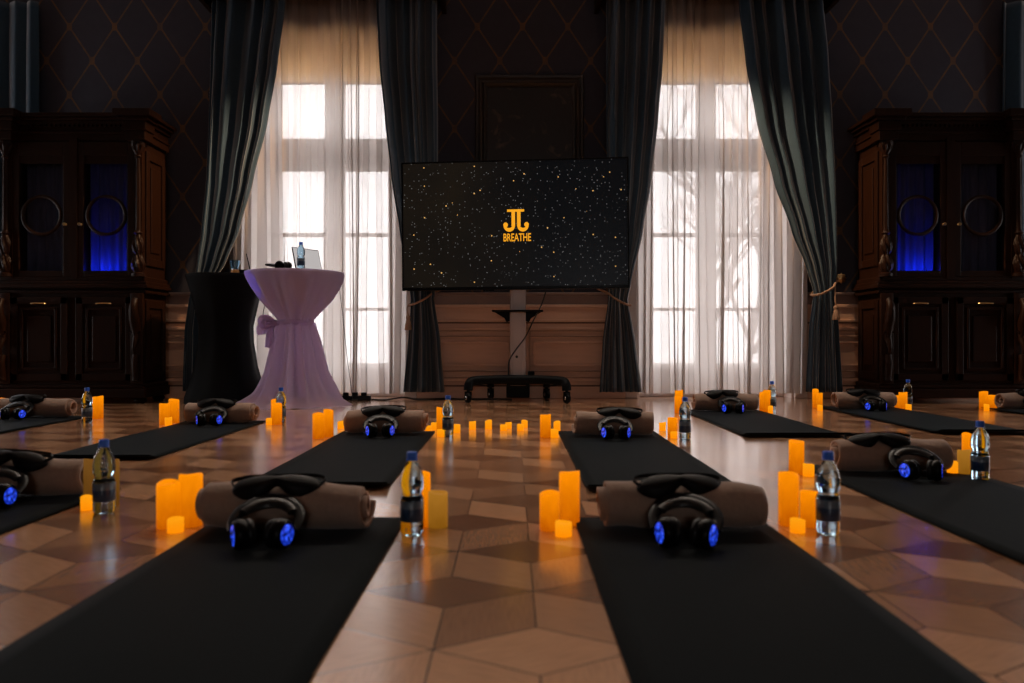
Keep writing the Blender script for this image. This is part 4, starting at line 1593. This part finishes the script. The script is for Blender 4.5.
# ------------------------------------------------------------------ candles
def candle_mesh(seed, ratio):
    """unit candle: radius 1, height 1; ratio = height / radius"""
    r = random.Random(seed)
    p = [r.uniform(0, 6.28) for _ in range(3)]
    k = 1 / ratio
    bm = bmesh.new()
    prof = [(0, 0), (0.94, 0), (1, 0.06 * k), (1, 1 - 0.12 * k), (0.96, 1 - 0.03 * k), (0.88, 1.0), (0.78, 1 - 0.06 * k), (0.7, 1 - 0.25 * k), (0.4, 1 - 0.32 * k), (0, 1 - 0.33 * k)]
    def fn(rr, z, a):
        wv = 0.10 * k * (math.sin(a + p[0]) + 0.6 * math.sin(2 * a + p[1]))
        return (rr * (1 + 0.012 * math.sin(3 * a + p[2])), z + (wv if z > 0.6 else 0))
    lathe(bm, prof, 32, fn=fn)
    return bm
CANDLES = [
    # x, width, top y, base y, kind, label
    (169, 24, 480, 530, 'm', 'shorter orange pillar candle left of the front blanket roll on the left'),
    (191, 23, 472, 528, 't', 'taller orange pillar candle touching the front blanket roll on the left'),
    (175.5, 16, 516, 534, 's', 'tiny orange votive candle before two pillars left of the front left blanket roll'),
    (422, 17, 470, 528, 't', 'tall orange candle hidden behind the front water bottle left of the aisle'),
    (438, 20, 490, 529, 'd', 'dim amber candle right of the front water bottle left of the aisle'),
    (549.5, 20, 490, 532, 'm', 'shorter orange pillar candle on the aisle by the front right mat'),
    (569.5, 21, 470, 526, 't', 'taller orange pillar candle on the aisle by the front right mat'),
    (563.5, 17, 520, 538, 's', 'tiny orange votive candle before two pillars on the aisle by the front right mat'),
    (788.5, 20, 471, 527, 't', 'tall orange pillar candle right of the front centre blanket roll, left of a bottle'),
    (810.5, 20, 489, 528, 'm', 'short orange pillar candle right of the front centre blanket roll, touching a bottle'),
    (797.5, 15, 517, 534, 's', 'tiny orange votive candle right of the front centre blanket roll'),
    (87, 12, 495, 511, 's', 'tiny orange votive candle beside the water bottle in the left front row'),
    (90, 12, 458, 505, 'f', 'dim amber candle left behind the water bottle in the left front row'),
    (113, 12, 460, 507, 'f', 'dim amber candle right behind the water bottle in the left front row'),
    (796.5, 15, 440, 475, 't', 'orange pillar candle left of the blanket roll near the right edge'),
    (808.5, 11, 463, 477, 's', 'tiny orange votive candle left of the blanket roll near the right edge'),
    (968, 11, 433, 470, 't', 'tall orange candle behind the water bottle near the right edge'),
    (964.5, 13, 449, 476, 'd', 'dim amber candle left of the water bottle near the right edge'),
    (953, 11, 460, 475, 's', 'tiny orange votive candle right of the blanket roll near the right edge'),
    (318.5, 12, 413, 439, 'm', 'shorter orange pillar candle left of the second row left mat'),
    (328.5, 10, 409, 437, 't', 'taller orange pillar candle left of the second row left mat'),
    (341, 7, 421, 429, 's', 'tiny orange votive candle touching the second row left blanket roll'),
    (441, 9, 407, 436, 't', 'orange pillar candle half behind the second row left water bottle'),
    (428, 7, 425, 431, 's', 'tiny orange votive candle right of the second row left blanket roll'),
    (434.5, 7, 422, 430, 's', 'tiny orange votive candle just left of the second row left water bottle'),
    (457, 7, 424, 433, 's', 'tiny orange votive candle just right of the second row left water bottle'),
    (441, 8, 429, 437, 's', 'tiny orange votive candle at the foot of the second row left bottle'),
    (472.5, 7, 421, 430, 's', 'single tiny votive candle of the floor row, left under the television stand'),
    (488.5, 7, 420, 429.5, 's', 'single tiny votive candle of the floor row, below the television column'),
    (503.5, 7, 424, 431, 's', 'front one of the left pair of tiny votive candles in the floor row'),
    (508.5, 6.5, 422, 429, 's', 'rear one of the left pair of tiny votive candles in the floor row'),
    (520.5, 7, 424, 431, 's', 'front one of the right pair of tiny votive candles in the floor row'),
    (524.5, 6.5, 420, 428, 's', 'rear one of the right pair of tiny votive candles in the floor row'),
    (545.5, 11, 414, 438, 't', 'orange pillar candle left of the second row right blanket roll'),
    (557, 7, 421, 431, 's', 'rear tiny votive candle beside the second row right blanket roll'),
    (554.5, 8, 429, 438, 's', 'front tiny votive candle beside the second row right blanket roll'),
    (672.5, 10, 417, 438, 'm', 'orange pillar candle left of the second row right water bottle'),
    (662.5, 7, 422, 431, 's', 'tiny votive candle touching the right end of the second row right blanket roll'),
    (674, 7, 431, 438.5, 's', 'tiny votive candle at the foot of the second row right water bottle'),
    (679, 8, 390, 412, 't', 'taller orange pillar candle left of the blanket roll before the right window'),
    (677.5, 6, 396, 413, 'm', 'shorter orange pillar candle left of the blanket roll before the right window'),
    (164.5, 10, 403, 425, 'm', 'shorter orange pillar candle in front of the left cabinet corner'),
    (174, 10, 399, 423, 't', 'taller orange pillar candle in front of the left cabinet corner'),
    (168.5, 7, 417, 426, 's', 'tiny votive candle before two pillars by the left cabinet corner'),
    (277, 10, 403, 425, 'm', 'shorter orange pillar candle before the lilac table'),
    (275, 8, 399, 422, 't', 'taller orange pillar candle before the lilac table'),
    (269, 6, 418, 425, 's', 'tiny votive candle before the lilac table'),
    (98, 10, 396, 419, 't', 'orange pillar candle in front of the left cabinet beside a water bottle'),
    (2, 7, 398, 410, 'm', 'orange pillar candle at the left edge before the left cabinet'),
    (767, 8, 390, 412, 't', 'taller orange candle left of the water bottle before the right window'),
    (762.5, 6, 392, 411, 'm', 'shorter orange candle right of the blanket roll before the right window'),
    (770.5, 5, 406, 413, 's', 'tiny votive candle at the foot of the bottle before the right window'),
    (815.5, 6, 389, 408, 't', 'taller orange candle at the foot of the blue drape by the right cabinet'),
    (819.5, 6, 393, 410, 'm', 'shorter orange candle at the foot of the blue drape by the right cabinet'),
    (820, 5, 405, 411, 's', 'tiny votive candle at the foot of the blue drape by the right cabinet'),
    (897.5, 5.5, 395, 409, 'm', 'shorter orange candle left of the bottle in front of the right cabinet'),
    (903, 8, 392, 409.5, 't', 'taller orange candle left of the bottle in front of the right cabinet'),
    (908.5, 5.5, 404, 411, 's', 'tiny votive candle at the foot of the bottle before the right cabinet'),
    (983.5, 8, 391, 409, 't', 'taller orange candle left of the blanket roll at the right edge'),
    (992.5, 8, 395, 409.5, 'm', 'shorter orange candle left of the blanket roll at the right edge'),
    (986.5, 5, 404, 411, 's', 'tiny votive candle left of the blanket roll at the right edge'),
]
cm = {}
for n, (x, wd, yt, yb, kind, lab) in enumerate(CANDLES):
    D = fd(yb)
    r_ = wd / 2 / F * D
    D += r_
    h_ = pz(yt, D + r_)
    key = (kind, n % 3)
    if key not in cm:
        ratio = {'t': 4.8, 'm': 3.8, 's': 2.0, 'd': 4.2, 'f': 4.2}[kind]
        bmc = candle_mesh(n + 1, ratio)
        o = link('votive_candle' if kind == 's' else 'pillar_candle', bmc, {'t': M['candle'], 'm': M['candle'], 's': M['tea'], 'd': M['dim'], 'f': M['faint']}[kind], None, True, angle=50)
        cm[key] = o
    else:
        o = cm[key].copy()
        col.objects.link(o)
    o.location = (px(x, D), D, 0.0)
    o.scale = (r_, r_, h_)
    o.rotation_euler = (0, 0, R.uniform(0, 6.28))
    props(o, lab, 'candle', 'small votive candles' if kind == 's' else 'glowing pillar candles')

# ------------------------------------------------------------------ things on the cocktail tables
ty = TZ + 0.001
# laptop
lp = empty('laptop', (LX + 0.17, LY + 0.13, ty), math.radians(60))
props(lp, 'open black laptop with a pale lit screen on the lilac table behind a bottle', 'laptop')
bm = bmesh.new(); box(bm, -0.16, 0.16, -0.11, 0.11, 0, 0.014, 0.004); link('keyboard_base', bm, M['black_plastic'], lp, False)
bm = bmesh.new(); box(bm, -0.16, 0.16, -0.003, 0.003, 0, 0.215, 0.003)
lid = link('lid', bm, M['black_plastic'], lp, False, (0, 0.11, 0.014), (math.radians(-14), 0, 0))
for y0, y1 in ((-0.005, -0.003), (0.003, 0.005)):
    bm = bmesh.new(); box(bm, -0.150, 0.150, y0, y1, 0.01, 0.207); link('display' if y0 < 0 else 'lid_panel', bm, M['pale_screen'] if y0 < 0 else M['silver'], lid, False)
# headphones on the table: lying flat
hf = make_headphones(math.radians(84))
hf.location = (LX - 0.08, LY - 0.08, ty)
hf.rotation_euler = (0, 0, 1.1)
props(hf, 'black headphones lying on the lilac table left of the laptop', 'headphones', None)
for c in kids(hf):
    for d in kids(c):
        if d.name.startswith('led_ring'):
            d.data.materials[0] = M['black_plastic']
# transmitter with its aerial, on the black table
tr_ = empty('radio_transmitter', (px(244, 6.88), 6.88, ty), 0.1)
props(tr_, 'small black radio transmitter with an upright aerial on the black table', 'transmitter')
bm = bmesh.new(); box(bm, -0.06, 0.045, -0.04, 0.04, 0, 0.042, 0.006); link('case', bm, M['black_plastic'], tr_, False)
bm = bmesh.new(); tube(bm, [(0.05, 0.0, 0.0), (0.05, 0.0, 0.05), (0.02, 0.0, 0.185)], [0.006, 0.006, 0.004], 8); link('aerial', bm, M['black_plastic'], tr_)
# glass of amber drink
gl = empty('glass_tumbler', (px(235, 6.80), 6.80, ty))
props(gl, 'small clear glass with an amber base on the black table', 'glass')
bm = bmesh.new()
lathe(bm, [(0, 0.0), (0.034, 0.0), (0.036, 0.01), (0.03, 0.045), (0.032, 0.06), (0.042, 0.085), (0.044, 0.105), (0.04, 0.118), (0.038, 0.117), (0.041, 0.104), (0.039, 0.086), (0.029, 0.06), (0.027, 0.046), (0, 0.046)], 28)
link('glass_bowl', bm, M['pet'], gl)
bm = bmesh.new(); lathe(bm, [(0, 0.003), (0.037, 0.003), (0.0375, 0.011), (0.0325, 0.036), (0, 0.037)], 28); link('amber_base', bm, M['amber'], gl)

# ------------------------------------------------------------------ cables
def cable(name, pts, r_, label):
    bm = bmesh.new()
    tube(bm, smooth_path(pts, 8), r_, 6)
    o = link(name, bm, M['cable'])
    props(o, label, 'cable', 'thin black cables')
cable('looped_cable', [(LX - 0.33, LY + 0.32, TZ - 0.03), (LX - 0.34, LY + 0.30, TZ - 0.2), (LX - 0.36, LY + 0.28, TZ - 0.38), (LX - 0.30, LY + 0.28, TZ - 0.44), (LX - 0.2, LY + 0.3, TZ - 0.39), (LX - 0.15, LY + 0.31, TZ - 0.25), (LX - 0.16, LY + 0.31, TZ - 0.1)], 0.004,
      'black cable looping down between the black and lilac tables')
cable('hanging_cable', [(LX + 0.30, LY + 0.27, TZ - 0.02), (LX + 0.33, LY + 0.33, 0.8), (LX + 0.37, LY + 0.34, 0.4), (LX + 0.42, LY + 0.35, 0.02)], 0.003,
      'thin black cable hanging from the lilac table down to the floor')
fy = WALL - 0.28
cable('floor_cable', [(LX + 0.40, fy - 0.1, 0.008), (-1.30, fy, 0.008), (-1.15, fy - 0.05, 0.008), (-1.0, fy + 0.08, 0.02), (-0.85, fy - 0.03, 0.008), (-0.6, fy + 0.1, 0.008), (-0.45, fy + 0.02, 0.008), (-0.2, fy + 0.06, 0.008), (0.0, fy, 0.008)], 0.008,
      'black cable snaking over the floor along the wall to the television stand')
ps = empty('power_strip', (-1.42, WALL - 0.32, 0.0), 0.1)
props(ps, 'small black power strip on the floor under the left window', 'power strip')
bm = bmesh.new(); box(bm, -0.14, 0.14, -0.03, 0.03, 0, 0.045, 0.006); link('strip_case', bm, M['black_plastic'], ps, False)
for q in range(3):
    bm = bmesh.new(); box(bm, -0.11 + q * 0.08, -0.06 + q * 0.08, -0.022, 0.022, 0.044, 0.075, 0.006); link('plug', bm, M['black_plastic'], ps, False)

# ------------------------------------------------------------------ trees outside
def bare_tree(x, y, z, h, seed, label):
    r = random.Random(seed)
    bm = bmesh.new()
    def grow(p, d, L, rad, depth):
        q = p + d * L
        mid = (p + q) / 2 + Vector((r.uniform(-1, 1), r.uniform(-1, 1), 0)) * L * 0.05
        tube(bm, [p, mid, q], [rad, rad * 0.85, rad * 0.68], 5, cap=False)
        if depth == 0: return
        for k in range(3 if depth > 1 else 2):
            a = r.uniform(0, 2 * PI)
            tilt = r.uniform(0.35, 0.85)
            side = Vector((math.cos(a), math.sin(a), 0))
            nd = (d * math.cos(tilt) + side * math.sin(tilt) + Vector((0, 0, 0.12))).normalized()
            grow(p + d * L * r.uniform(0.6, 1.0), nd, L * r.uniform(0.6, 0.8), rad * 0.62, depth - 1)
    grow(Vector((0, 0, 0)), Vector((0, 0, 1)), h * 0.30, h * 0.011, 6)
    o = link('bare_tree', bm, M['bark'])
    o.location = (x, y, z)
    props(o, label, 'tree', 'bare trees outside the windows')
bare_tree(6.2, 26.0, -3.0, 15, 5, 'bare leafless tree outside the right window, on its left')
bare_tree(9.6, 31.0, -3.0, 16, 8, 'bare leafless tree outside the right window, on its right')
bm = bmesh.new()
for q in range(9):
    z0 = 1.2 + q * 0.75
    rr = 1.7 * (1 - q / 9.5)
    lathe(bm, [(rr, z0 - 0.3), (rr * 0.55, z0 + 0.15), (0.03, z0 + 0.8)], 26, fn=lambda r_, z, a: (r_ * (1 + 0.22 * math.cos(13 * a)), z))
tube(bm, [(0, 0, 0), (0, 0, 2)], 0.16, 8)
o = link('fir_tree', bm, M['needles'])
o.location = (-9.6, 30.0, -3.0)
props(o, 'small fir tree seen faintly through the left window', 'tree')
bm = bmesh.new()
box(bm, -80, 80, WALL + 0.6, 120, -3.3, -3.0)
struct('ground', bm, mat('frosty_ground', (0.18, 0.165, 0.155), 0.9, noise=0.2, nscale=0.6))
